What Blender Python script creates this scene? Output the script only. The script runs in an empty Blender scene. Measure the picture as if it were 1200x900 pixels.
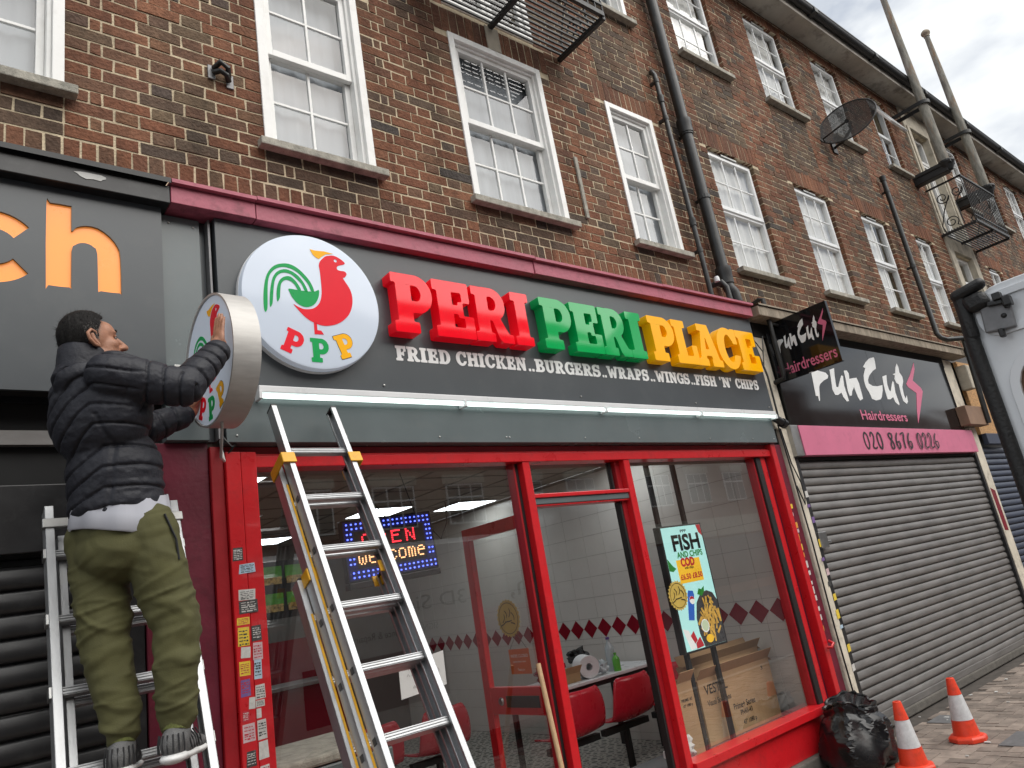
import bpy, math, random
import numpy as np
from mathutils import Vector, Matrix, noise as mnoise
from mathutils.geometry import tessellate_polygon
random.seed(7); RNG = np.random.default_rng(7)
R = math.radians
sc = bpy.context.scene
COL = sc.collection

# ------------------------------------------------------------------ camera, sky, sun, exposure
YAW, PITCH, ROLL, FPX = 0.720622697, 0.276790429, -0.169246649, 854.508
cam = bpy.data.cameras.new("camera"); cam_ob = bpy.data.objects.new("camera", cam); COL.objects.link(cam_ob)
_f = Vector((math.sin(YAW)*math.cos(PITCH), math.cos(YAW)*math.cos(PITCH), math.sin(PITCH)))
_r = Vector((math.cos(YAW), -math.sin(YAW), 0)); _u = _r.cross(_f)
_c, _s = math.cos(ROLL), math.sin(ROLL)
_R, _U = _c*_r + _s*_u, -_s*_r + _c*_u
cam_ob.matrix_world = Matrix(((_R.x, _U.x, -_f.x, 0), (_R.y, _U.y, -_f.y, -3.45), (_R.z, _U.z, -_f.z, 1.6), (0, 0, 0, 1)))
cam.sensor_width = 36; cam.lens = FPX/1200*36; cam.clip_start = 0.05; cam.clip_end = 600
sc.camera = cam_ob

world = bpy.data.worlds.new("World"); sc.world = world; world.use_nodes = True
nt = world.node_tree; nt.nodes.clear()
def N(t, typ, **k):
    n = t.nodes.new(typ)
    for a, b in k.items(): setattr(n, a, b)
    return n
out = N(nt, 'ShaderNodeOutputWorld'); bg = N(nt, 'ShaderNodeBackground'); bg.inputs['Strength'].default_value = 0.1
sky = N(nt, 'ShaderNodeTexSky', sky_type='NISHITA'); sky.sun_disc = False
SUN_EL, SUN_AZ = R(44), R(160)
sky.sun_elevation = SUN_EL; sky.sun_rotation = SUN_AZ; sky.air_density = 1.0; sky.dust_density = 2.0
tc = N(nt, 'ShaderNodeTexCoord'); mp = N(nt, 'ShaderNodeMapping'); mp.inputs['Scale'].default_value = (1, 1, 2.2)
n1 = N(nt, 'ShaderNodeTexNoise'); n1.inputs['Scale'].default_value = 2.6; n1.inputs['Detail'].default_value = 7; n1.inputs['Roughness'].default_value = .52
n2 = N(nt, 'ShaderNodeTexNoise'); n2.inputs['Scale'].default_value = 5; n2.inputs['Detail'].default_value = 5
r1 = N(nt, 'ShaderNodeValToRGB'); r1.color_ramp.elements[0].position = .30; r1.color_ramp.elements[1].position = .44
r2 = N(nt, 'ShaderNodeValToRGB'); r2.color_ramp.elements[0].position = .40; r2.color_ramp.elements[0].color = (4.9, 5.3, 5.9, 1)
r2.color_ramp.elements[1].position = .58; r2.color_ramp.elements[1].color = (8.1, 8.3, 8.4, 1)
mx = N(nt, 'ShaderNodeMixRGB')
nt.links.new(tc.outputs['Generated'], mp.inputs['Vector'])
for n in (n1, n2): nt.links.new(mp.outputs['Vector'], n.inputs['Vector'])
nt.links.new(n1.outputs['Fac'], r1.inputs['Fac']); nt.links.new(n2.outputs['Fac'], r2.inputs['Fac'])
nt.links.new(r1.outputs['Color'], mx.inputs['Fac']); nt.links.new(sky.outputs['Color'], mx.inputs['Color1']); nt.links.new(r2.outputs['Color'], mx.inputs['Color2'])
nt.links.new(mx.outputs['Color'], bg.inputs['Color']); nt.links.new(bg.outputs['Background'], out.inputs['Surface'])

sun = bpy.data.lights.new("sun", 'SUN'); sun.energy = 2.7; sun.angle = R(72); sun.color = (1, .96, .9)
sun_ob = bpy.data.objects.new("sun", sun); COL.objects.link(sun_ob)
_sd = Vector((math.sin(SUN_AZ)*math.cos(SUN_EL), math.cos(SUN_AZ)*math.cos(SUN_EL), math.sin(SUN_EL)))
sun_ob.rotation_euler = _sd.to_track_quat('Z', 'Y').to_euler()

vs = sc.view_settings; sc.display_settings.display_device = 'sRGB'
vs.view_transform = 'Standard'; vs.look = 'None'; vs.gamma = 1; vs.use_curve_mapping = False; vs.exposure = 0.40
sc.cycles.use_denoising = True
try: sc.cycles.denoiser = 'OPENIMAGEDENOISE'
except Exception: pass
sc.cycles.max_bounces = 8; sc.cycles.transparent_max_bounces = 16; sc.cycles.sample_clamp_indirect = 4

# ------------------------------------------------------------------ materials
def S(r, g, b):
    f = lambda c: c/12.92 if c <= .04045 else ((c+.055)/1.055)**2.4
    return (f(r/255), f(g/255), f(b/255))
def M(name, col, rough=.5, metal=0, var=.12, vs=6, bump=0, bs=60, coat=0, spec=.5, emit=0, rvar=.1, dirt=None, stretch=None, island=0, sheen=0):
    m = bpy.data.materials.new(name); m.use_nodes = True; t = m.node_tree; p = t.nodes['Principled BSDF']
    L = t.links.new
    p.inputs['Roughness'].default_value = rough; p.inputs['Metallic'].default_value = metal
    p.inputs['Coat Weight'].default_value = coat; p.inputs['Coat Roughness'].default_value = .06
    p.inputs['Specular IOR Level'].default_value = spec; p.inputs['Sheen Weight'].default_value = sheen
    co = N(t, 'ShaderNodeTexCoord'); mpn = N(t, 'ShaderNodeMapping')
    if stretch: mpn.inputs['Scale'].default_value = stretch
    L(co.outputs['Object'], mpn.inputs['Vector'])
    nz = N(t, 'ShaderNodeTexNoise'); nz.inputs['Scale'].default_value = vs; nz.inputs['Detail'].default_value = 8; nz.inputs['Roughness'].default_value = .6
    L(mpn.outputs['Vector'], nz.inputs['Vector'])
    rp = N(t, 'ShaderNodeValToRGB'); rp.color_ramp.elements[0].position = .3; rp.color_ramp.elements[1].position = .7
    rp.color_ramp.elements[0].color = tuple(c*(1-var) for c in col)+(1,); rp.color_ramp.elements[1].color = tuple(min(1, c*(1+var)) for c in col)+(1,)
    L(nz.outputs['Fac'], rp.inputs['Fac']); cur = rp.outputs['Color']
    if island:
        g = N(t, 'ShaderNodeNewGeometry'); hs = N(t, 'ShaderNodeHueSaturation'); mr = N(t, 'ShaderNodeMapRange')
        mr.inputs['To Min'].default_value = 1-island; mr.inputs['To Max'].default_value = 1+island
        L(g.outputs['Random Per Island'], mr.inputs['Value']); L(mr.outputs['Result'], hs.inputs['Value']); L(cur, hs.inputs['Color']); cur = hs.outputs['Color']
    if dirt:
        dc, amt, dsc = dirt
        n3 = N(t, 'ShaderNodeTexNoise'); n3.inputs['Scale'].default_value = dsc; n3.inputs['Detail'].default_value = 9; n3.inputs['Roughness'].default_value = .68
        L(mpn.outputs['Vector'], n3.inputs['Vector'])
        r3 = N(t, 'ShaderNodeValToRGB'); r3.color_ramp.elements[0].position = .52; r3.color_ramp.elements[1].position = .68
        r3.color_ramp.elements[1].color = (amt, amt, amt, 1); L(n3.outputs['Fac'], r3.inputs['Fac'])
        mm = N(t, 'ShaderNodeMixRGB'); L(r3.outputs['Color'], mm.inputs['Fac']); L(cur, mm.inputs['Color1']); mm.inputs['Color2'].default_value = tuple(dc)+(1,); cur = mm.outputs['Color']
    L(cur, p.inputs['Base Color'])
    if rvar:
        mr = N(t, 'ShaderNodeMapRange'); mr.inputs['To Min'].default_value = max(0.02, rough-rvar); mr.inputs['To Max'].default_value = min(1, rough+rvar)
        L(nz.outputs['Fac'], mr.inputs['Value']); L(mr.outputs['Result'], p.inputs['Roughness'])
    if bump:
        nb = N(t, 'ShaderNodeTexNoise'); nb.inputs['Scale'].default_value = bs; nb.inputs['Detail'].default_value = 6
        L(mpn.outputs['Vector'], nb.inputs['Vector']); b = N(t, 'ShaderNodeBump'); b.inputs['Strength'].default_value = bump; b.inputs['Distance'].default_value = .01
        L(nb.outputs['Fac'], b.inputs['Height']); L(b.outputs['Normal'], p.inputs['Normal'])
    if emit:
        p.inputs['Emission Color'].default_value = tuple(col)+(1,); p.inputs['Emission Strength'].default_value = emit
    return m
def glass(name, tint=.9, ior=1.75, rough=0.0):
    m = bpy.data.materials.new(name); m.use_nodes = True; t = m.node_tree; t.nodes.clear()
    o = N(t, 'ShaderNodeOutputMaterial'); mix = N(t, 'ShaderNodeMixShader'); fr = N(t, 'ShaderNodeFresnel'); fr.inputs['IOR'].default_value = ior
    tr = N(t, 'ShaderNodeBsdfTransparent'); tr.inputs['Color'].default_value = (tint, tint, tint*.985, 1)
    gl = N(t, 'ShaderNodeBsdfGlossy'); gl.inputs['Roughness'].default_value = rough
    g = N(t, 'ShaderNodeNewGeometry'); mul = N(t, 'ShaderNodeMath', operation='MULTIPLY'); sub = N(t, 'ShaderNodeMath', operation='SUBTRACT'); sub.inputs[0].default_value = 1
    t.links.new(g.outputs['Backfacing'], sub.inputs[1]); t.links.new(fr.outputs['Fac'], mul.inputs[0]); t.links.new(sub.outputs[0], mul.inputs[1])
    t.links.new(mul.outputs[0], mix.inputs['Fac']); t.links.new(tr.outputs[0], mix.inputs[1]); t.links.new(gl.outputs[0], mix.inputs[2]); t.links.new(mix.outputs[0], o.inputs['Surface'])
    return m
def brick_mat(name, stops, rough=.85):
    m = bpy.data.materials.new(name); m.use_nodes = True; t = m.node_tree; p = t.nodes['Principled BSDF']; L = t.links.new
    p.inputs['Roughness'].default_value = rough; p.inputs['Specular IOR Level'].default_value = .25
    g = N(t, 'ShaderNodeNewGeometry'); rp = N(t, 'ShaderNodeValToRGB'); cr = rp.color_ramp
    while len(cr.elements) < len(stops): cr.elements.new(.5)
    for e, (pos, c) in zip(cr.elements, stops): e.position = pos; e.color = tuple(c)+(1,)
    L(g.outputs['Random Per Island'], rp.inputs['Fac'])
    co = N(t, 'ShaderNodeTexCoord')
    nz = N(t, 'ShaderNodeTexNoise'); nz.inputs['Scale'].default_value = 26; nz.inputs['Detail'].default_value = 8; nz.inputs['Roughness'].default_value = .7
    L(co.outputs['Object'], nz.inputs['Vector'])
    mr = N(t, 'ShaderNodeMapRange'); mr.inputs['From Min'].default_value = .25; mr.inputs['From Max'].default_value = .75; mr.inputs['To Min'].default_value = .55; mr.inputs['To Max'].default_value = 1.4
    L(nz.outputs['Fac'], mr.inputs['Value'])
    mu = N(t, 'ShaderNodeMixRGB', blend_type='MULTIPLY'); mu.inputs['Fac'].default_value = 1; L(rp.outputs['Color'], mu.inputs['Color1']); L(mr.outputs['Result'], mu.inputs['Color2'])
    n4 = N(t, 'ShaderNodeTexNoise'); n4.inputs['Scale'].default_value = .9; n4.inputs['Detail'].default_value = 5; L(co.outputs['Object'], n4.inputs['Vector'])
    m4 = N(t, 'ShaderNodeMapRange'); m4.inputs['From Min'].default_value = .3; m4.inputs['From Max'].default_value = .7; m4.inputs['To Min'].default_value = .74; m4.inputs['To Max'].default_value = 1.18; L(n4.outputs['Fac'], m4.inputs['Value'])
    mu2 = N(t, 'ShaderNodeMixRGB', blend_type='MULTIPLY'); mu2.inputs['Fac'].default_value = 1; L(mu.outputs['Color'], mu2.inputs['Color1']); L(m4.outputs['Result'], mu2.inputs['Color2'])
    mp5 = N(t, 'ShaderNodeMapping'); mp5.inputs['Scale'].default_value = (3.2, 3.2, .42); L(co.outputs['Object'], mp5.inputs['Vector'])
    n5 = N(t, 'ShaderNodeTexNoise'); n5.inputs['Scale'].default_value = 1.4; n5.inputs['Detail'].default_value = 7; n5.inputs['Roughness'].default_value = .6; L(mp5.outputs['Vector'], n5.inputs['Vector'])
    m5 = N(t, 'ShaderNodeMapRange'); m5.inputs['From Min'].default_value = .32; m5.inputs['From Max'].default_value = .58; m5.inputs['To Min'].default_value = .60; m5.inputs['To Max'].default_value = 1.06; L(n5.outputs['Fac'], m5.inputs['Value'])
    mu3 = N(t, 'ShaderNodeMixRGB', blend_type='MULTIPLY'); mu3.inputs['Fac'].default_value = 1; L(mu2.outputs['Color'], mu3.inputs['Color1']); L(m5.outputs['Result'], mu3.inputs['Color2'])
    L(mu3.outputs['Color'], p.inputs['Base Color'])
    nb = N(t, 'ShaderNodeTexNoise'); nb.inputs['Scale'].default_value = 55; nb.inputs['Detail'].default_value = 7; L(co.outputs['Object'], nb.inputs['Vector'])
    b = N(t, 'ShaderNodeBump'); b.inputs['Strength'].default_value = .9; b.inputs['Distance'].default_value = .012; L(nb.outputs['Fac'], b.inputs['Height']); L(b.outputs['Normal'], p.inputs['Normal'])
    return m

mt = {}
mt['brick_red'] = brick_mat('red_brick', [(0, (.165, .068, .039)), (.3, (.195, .082, .045)), (.6, (.225, .100, .055)), (.8, (.145, .069, .044)), (1, (.185, .076, .041))])
mt['brick_multi'] = brick_mat('brown_brick', [(0, (.098, .068, .050)), (.18, (.145, .078, .050)), (.36, (.165, .086, .052)), (.5, (.118, .080, .055)), (.62, (.072, .062, .056)), (.75, (.175, .088, .050)), (.88, (.145, .102, .064)), (1, (.135, .072, .047))])
mt['brick_dark'] = brick_mat('dark_stock_brick', [(0, (.072, .056, .045)), (.25, (.125, .080, .055)), (.5, (.090, .066, .049)), (.7, (.150, .080, .050)), (.85, (.13, .092, .060)), (1, (.105, .072, .051))])
mt['mortar'] = M('mortar', (.57, .475, .33), .95, var=.25, vs=9, bump=.6, bs=90, dirt=((.25, .20, .14), .75, 1.7))
mt['white'] = M('white_frame', (.80, .80, .78), .35, var=.05, vs=9, dirt=((.52, .50, .45), .35, 5))
mt['upvc'] = M('white_upvc', (.82, .83, .83), .25, var=.03, vs=9, dirt=((.6, .58, .54), .3, 4))
mt['stone'] = M('sill_stone', (.36, .34, .29), .85, var=.3, vs=22, bump=.5, bs=120, dirt=((.10, .10, .085), .6, 8))
mt['cream'] = M('cream_render', (.50, .45, .36), .8, var=.18, vs=7, bump=.2, bs=60, dirt=((.16, .14, .11), .6, 5))
mt['pier_paint'] = M('pier_cream_paint', (.66, .60, .49), .75, var=.15, vs=7, bump=.25, bs=60, dirt=((.22, .19, .15), .6, 6))
mt['curtain'] = M('net_curtain', (.30, .325, .36), .9, var=.08, vs=3, stretch=(6, 6, .6))
mt['curtain_w'] = M('white_net_curtain', (.74, .745, .74), .9, var=.05, vs=3, stretch=(6, 6, .6))
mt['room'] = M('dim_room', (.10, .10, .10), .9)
mt['pane'] = glass('window_glass', .95, 1.75)
mt['shopglass'] = glass('shop_glass', .93, 2.35)
mt['black_iron'] = M('black_iron', (.014, .014, .014), .5, var=.3, vs=12, bump=.15, bs=90)
mt['pipe'] = M('black_pipe', (.020, .021, .021), .42, var=.3, vs=5, dirt=((.07, .068, .062), .5, 9))
mt['soffit'] = M('soffit_board', (.42, .39, .34), .85, var=.15, vs=4, dirt=((.12, .105, .09), .7, 3.5))
mt['gutter'] = M('dark_gutter', (.022, .023, .024), .5, var=.3)
mt['roof'] = M('roof_tile', (.12, .06, .045), .9, var=.3, bump=.5, bs=20)
mt['grey_panel'] = M('anthracite_panel', (.062, .071, .078), .30, var=.06, vs=2.5, rvar=.04, spec=.5, dirt=((.10, .105, .105), .2, 5), bump=.03, bs=3)
mt['grey_light'] = M('slate_panel', (.125, .150, .155), .26, var=.07, vs=3, rvar=.05, dirt=((.16, .165, .16), .2, 9))
mt['black_panel'] = M('black_gloss_panel', (.008, .008, .009), .07, var=.2, rvar=.03, spec=.4)
mt['pink_trim'] = M('pink_paint', (.43, .098, .145), .5, var=.15, vs=5, bump=.25, bs=35, dirt=((.12, .03, .04), .55, 10))
mt['maroon'] = M('maroon_paint', (.135, .010, .026), .42, var=.2, vs=6, bump=.12, bs=40, dirt=((.05, .008, .014), .5, 8))
mt['red'] = M('red_paint', (.60, .012, .018), .30, var=.12, vs=7, bump=.08, bs=50, coat=.3, dirt=((.22, .01, .012), .45, 7))
mt['red_deep'] = M('deep_red_paint', (.33, .010, .016), .35, var=.15, vs=7, bump=.08, bs=50)
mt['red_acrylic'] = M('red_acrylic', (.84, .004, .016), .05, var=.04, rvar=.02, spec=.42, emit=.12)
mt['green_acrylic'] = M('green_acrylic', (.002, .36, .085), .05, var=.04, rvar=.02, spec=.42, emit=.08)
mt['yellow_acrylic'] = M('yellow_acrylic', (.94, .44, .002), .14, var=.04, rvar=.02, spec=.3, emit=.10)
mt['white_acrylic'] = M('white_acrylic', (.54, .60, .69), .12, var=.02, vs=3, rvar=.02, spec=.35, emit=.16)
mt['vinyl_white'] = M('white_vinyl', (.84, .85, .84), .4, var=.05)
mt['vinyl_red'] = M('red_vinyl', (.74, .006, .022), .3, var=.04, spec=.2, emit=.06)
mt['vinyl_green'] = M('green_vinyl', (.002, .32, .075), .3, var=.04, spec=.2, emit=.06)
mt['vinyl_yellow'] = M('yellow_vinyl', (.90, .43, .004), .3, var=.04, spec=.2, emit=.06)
mt['vinyl_black'] = M('black_vinyl', (.012, .012, .012), .4, var=.1)
mt['vinyl_pink'] = M('pink_vinyl', (.66, .15, .26), .4, var=.05)
mt['pink_board'] = M('pink_board', (.64, .165, .275), .42, var=.06, vs=3, dirt=((.4, .10, .17), .3, 8))
mt['orange'] = M('orange_acrylic', (.92, .30, .055), .3, var=.03, emit=.32)
mt['alu'] = M('aluminium', (.44, .45, .46), .42, metal=.8, var=.12, vs=12, rvar=.14, bump=.06, bs=200, stretch=(1, 1, .15), dirt=((.35, .35, .34), .5, 14))
mt['alu_dull'] = M('brushed_rim', (.52, .505, .48), .55, metal=.45, var=.10, vs=10, rvar=.1, stretch=(1, 1, 6))
mt['steel'] = M('zinc_steel', (.40, .40, .39), .4, metal=1, var=.2)
mt['plate_steel'] = M('dull_latch_steel', (.21, .21, .215), .5, metal=.4, var=.2, vs=30)
mt['yellow_plastic'] = M('yellow_plastic', (.78, .40, .015), .45, var=.15, dirt=((.3, .15, .02), .4, 20))
mt['shutter_black'] = M('black_shutter', (.016, .016, .017), .38, var=.25, vs=8, dirt=((.06, .06, .06), .35, 12))
mt['shutter_grey'] = M('grey_shutter', (.178, .169, .162), .45, metal=.2, var=.28, vs=3, dirt=((.21, .205, .20), .6, 5), stretch=(.8, 1, 3.0), bump=.05, bs=9)
mt['shutter_navy'] = M('navy_shutter', (.035, .045, .075), .45, var=.2)
mt['black_plastic'] = M('black_plastic', (.013, .013, .013), .4, var=.2)
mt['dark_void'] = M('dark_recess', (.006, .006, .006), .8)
mt['orange_cone'] = M('cone_orange', (.80, .060, .022), .45, var=.14, vs=14, dirt=((.35, .05, .03), .45, 16))
mt['cone_white'] = M('reflective_sleeve', (.66, .67, .68), .4, var=.12, vs=25, dirt=((.35, .34, .32), .4, 18))
mt['bag'] = M('black_bin_bag', (.008, .008, .009), .26, var=.2, rvar=.06, spec=.45)
mt['card'] = M('cardboard', (.43, .275, .145), .85, var=.08, vs=6, dirt=((.27, .17, .09), .4, 4))
mt['wood'] = M('pale_wood', (.50, .33, .18), .6, var=.2, stretch=(20, 20, 1))
mt['osb'] = M('chipboard', (.46, .26, .11), .8, var=.5, vs=40, bump=.3)
mt['old_wood'] = M('weathered_wood', (.30, .25, .19), .9, var=.5, vs=12, bump=.6, bs=40, stretch=(2, 2, .5), dirt=((.09, .075, .06), .8, 6))
mt['pole_wood'] = M('peeling_pole_paint', (.24, .23, .20), .9, var=.5, vs=9, bump=.6, bs=40, stretch=(2, 2, .45), dirt=((.30, .15, .06), .9, 3))
mt['tile_white'] = M('white_wall_tile', (.62, .60, .56), .18, var=.04, vs=3, rvar=.05)
mt['grout'] = M('tile_grout', (.30, .28, .26), .9)
mt['tile_red'] = M('dark_red_tile', (.23, .011, .022), .2, var=.1)
mt['plaster'] = M('beige_plaster', (.17, .16, .145), .8, var=.05)
mt['ceil'] = M('ceiling_tile', (.30, .275, .24), .9, var=.06, vs=20)
mt['lamp'] = M('lit_lamp_panel', (.90, .97, 1.0), .5, var=0, emit=4.6)
mt['tube'] = M('lit_tube', (.86, 1.0, .95), .4, var=0, emit=1.7)
mt['white_plastic'] = M('white_plastic', (.72, .73, .74), .3, var=.04)
mt['paper'] = M('paper', (.74, .74, .74), .8, var=.04)
mt['red_plastic'] = M('red_seat_plastic', (.50, .012, .028), .28, var=.06)
mt['van_white'] = M('white_van_paint', (.72, .74, .76), .18, var=.03, rvar=.04, coat=.5, dirt=((.5, .5, .49), .25, 5))
mt['rubber'] = M('black_rubber', (.012, .012, .012), .55, var=.2, bump=.3, bs=120)
mt['van_dark'] = M('dark_glass', (.02, .02, .022), .08, var=.1)
mt['ply'] = M('brown_lining_board', (.26, .16, .105), .7, var=.16, vs=5)
mt['road'] = M('asphalt', (.05, .05, .052), .9, var=.25, vs=20, bump=.5, bs=200)
mt['paver'] = M('brown_paver', (.26, .212, .178), .9, var=.25, vs=9, bump=.5, bs=120, island=.28, dirt=((.07, .06, .052), .6, 2.5))
mt['paver_base'] = M('paver_joint', (.075, .064, .055), .95, var=.3, vs=10)
mt['kerb'] = M('kerb_stone', (.30, .29, .27), .9, var=.2, bump=.4)
mt['concrete'] = M('concrete', (.13, .12, .105), .92, var=.3, vs=14, bump=.5, bs=80, dirt=((.09, .08, .07), .6, 7))
mt['litter'] = M('litter_paper', (.6, .6, .58), .9)
mt['pale_cable'] = M('white_cable', (.5, .5, .48), .5)

# ------------------------------------------------------------------ mesh building
ORI = {}
class MB:
    def __init__(s): s.v = []; s.f = []; s.m = []; s.k = 0
    def add(s, vs, fs, k=None):
        o = len(s.v); s.v += [tuple(v) for v in vs]; s.f += [tuple(i+o for i in f) for f in fs]; s.m += [s.k if k is None else k]*len(fs); return s
    def box(s, x0, x1, y0, y1, z0, z1, k=None):
        v = [(x0, y0, z0), (x1, y0, z0), (x1, y1, z0), (x0, y1, z0), (x0, y0, z1), (x1, y0, z1), (x1, y1, z1), (x0, y1, z1)]
        return s.add(v, [(0, 3, 2, 1), (4, 5, 6, 7), (0, 1, 5, 4), (1, 2, 6, 5), (2, 3, 7, 6), (3, 0, 4, 7)], k)
    def obox(s, c, ax, ay, az, k=None):
        c = Vector(c); ax, ay, az = Vector(ax), Vector(ay), Vector(az)
        v = [c+sx*ax+sy*ay+sz*az for sz in (-1, 1) for sx, sy in ((-1, -1), (1, -1), (1, 1), (-1, 1))]
        return s.add(v, [(0, 3, 2, 1), (4, 5, 6, 7), (0, 1, 5, 4), (1, 2, 6, 5), (2, 3, 7, 6), (3, 0, 4, 7)], k)
    def bar(s, p, q, w, h, up=(0, 0, 1), k=None):
        p, q = Vector(p), Vector(q); d = (q-p); l = d.length; d /= l
        sd = d.cross(Vector(up)); 
        if sd.length < 1e-4: sd = d.cross(Vector((0, 1, 0)))
        sd.normalize(); u = sd.cross(d)
        return s.obox((p+q)/2, d*l/2, sd*w/2, u*h/2, k)
    def tube(s, pts, r, n=10, k=None, cap=True):
        pts = [Vector(p) for p in pts]; rs = r if isinstance(r, (list, tuple)) else [r]*len(pts)
        vs, fs = [], []; prev = None
        for i, p in enumerate(pts):
            d = (pts[min(i+1, len(pts)-1)]-pts[max(i-1, 0)]).normalized()
            if prev is None:
                a = d.cross(Vector((0, 0, 1)))
                if a.length < .05: a = d.cross(Vector((0, 1, 0)))
                a.normalize()
            else: a = (prev-d*prev.dot(d)).normalized()
            prev = a; b = d.cross(a)
            for j in range(n):
                t = 2*math.pi*j/n; vs.append(p+rs[i]*(math.cos(t)*a+math.sin(t)*b))
        for i in range(len(pts)-1):
            for j in range(n): fs.append((i*n+j, i*n+(j+1) % n, (i+1)*n+(j+1) % n, (i+1)*n+j))
        if cap: fs.append(tuple(range(n))[::-1]); fs.append(tuple((len(pts)-1)*n+j for j in range(n)))
        return s.add(vs, fs, k)
    def lathe(s, prof, c=(0, 0, 0), n=28, k=None, axis='z'):
        c = Vector(c); vs, fs = [], []
        for r, z in prof:
            for j in range(n):
                t = 2*math.pi*j/n; a, b = r*math.cos(t), r*math.sin(t)
                vs.append(c+Vector((a, b, z) if axis == 'z' else ((z, a, b) if axis == 'x' else (a, z, b))))
        for i in range(len(prof)-1):
            for j in range(n):
                q = (i*n+j, i*n+(j+1) % n, (i+1)*n+(j+1) % n, (i+1)*n+j)
                fs.append(q if axis == 'z' or axis == 'x' else q[::-1])
        return s.add(vs, fs, k)
    def prism(s, loops, fn, depth, k=None, side=True):
        """loops: outer + holes in 2D (x,z); fn(x,z,d)->3D, d=0 front face .. depth behind"""
        loops = [[tuple(p) for p in l] for l in loops]
        def area(l): return sum(l[i][0]*l[(i+1) % len(l)][1]-l[(i+1) % len(l)][0]*l[i][1] for i in range(len(l)))/2
        loops = [l if (area(l) > 0) == (i == 0) else l[::-1] for i, l in enumerate(loops)]
        flat = [p for l in loops for p in l]
        tri = tessellate_polygon([[Vector((p[0], p[1], 0)) for p in l] for l in loops])
        n = len(flat); vs = [fn(x, z, 0) for x, z in flat]
        fs = []
        for t in tri:
            a, b, c = (flat[i] for i in t)
            ar = (b[0]-a[0])*(c[1]-a[1])-(c[0]-a[0])*(b[1]-a[1])
            fs.append(tuple(t) if ar > 0 else tuple(t)[::-1])
        if side and depth:
            vs += [fn(x, z, depth) for x, z in flat]; o = 0
            for l in loops:
                m = len(l)
                for i in range(m):
                    j = (i+1) % m; fs.append((o+i, o+n+i, o+n+j, o+j))
                o += m
        return s.add(vs, fs, k)
    def build(s, name, mats, parent=None, bevel=0, smooth=None, sub=0):
        me = bpy.data.meshes.new(name); o = bpy.data.objects.new(name, me); COL.objects.link(o)
        org = Vector((0, 0, 0))
        if parent is not None: o.parent = parent; org = ORI[parent.name]
        ORI[o.name] = org
        me.from_pydata([tuple(Vector(v)-org) for v in s.v], [], s.f); me.update()
        for m in (mats if isinstance(mats, (list, tuple)) else [mats]): me.materials.append(mt[m] if isinstance(m, str) else m)
        if any(s.m): me.polygons.foreach_set('material_index', s.m)
        if smooth is not None:
            me.polygons.foreach_set('use_smooth', [True]*len(me.polygons)); me.set_sharp_from_angle(angle=R(smooth))
        if bevel:
            b = o.modifiers.new('bevel', 'BEVEL'); b.width = bevel; b.segments = 2; b.limit_method = 'ANGLE'; b.angle_limit = R(40)
        if sub:
            b = o.modifiers.new('subsurf', 'SUBSURF'); b.levels = sub; b.render_levels = sub
        return o
def tag(o, label, cat, group=None):
    o['label'] = label; o['category'] = cat
    if group: o['group'] = group
    return o
def thing(name, label, cat, loc=(0, 0, 0), group=None):
    o = bpy.data.objects.new(name, None); COL.objects.link(o); o.location = loc; o.empty_display_size = .1
    ORI[o.name] = Vector(loc); return tag(o, label, cat, group)
def struct(o): o['kind'] = 'structure'; return o
def facade(y): return lambda x, z, d: (x, y+d, z)          # front face looks to -Y
def text_mesh(body, size, origin, right, up, name, mat, parent, width=None, off=0, depth=.0012, align='LEFT', shear=0, bold=0, normal=None):
    cu = bpy.data.curves.new('t', 'FONT'); cu.body = body; cu.size = 1; cu.align_x = align; cu.offset = bold; cu.shear = shear; cu.resolution_u = 3
    to = bpy.data.objects.new('t', cu); COL.objects.link(to); bpy.context.view_layer.update()
    me = bpy.data.meshes.new_from_object(to.evaluated_get(bpy.context.evaluated_depsgraph_get()))
    bpy.data.objects.remove(to); bpy.data.curves.remove(cu)
    co = np.array([v.co[:] for v in me.vertices]); w = co[:, 0].max()-co[:, 0].min()
    sx = (width/w) if width else size
    rt, upv = Vector(right).normalized(), Vector(up).normalized(); nn = rt.cross(upv)
    x0 = co[:, 0].min() if align == 'LEFT' else 0
    b = MB(); vs = []
    for x, y, z in co: vs.append(Vector(origin)+rt*((x-x0)*sx)+upv*(y*size)+nn*off)
    fs = [tuple(p.vertices) for p in me.polygons]; b.add(vs, fs)
    bpy.data.meshes.remove(me)
    return b.build(name, mat, parent)
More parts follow.
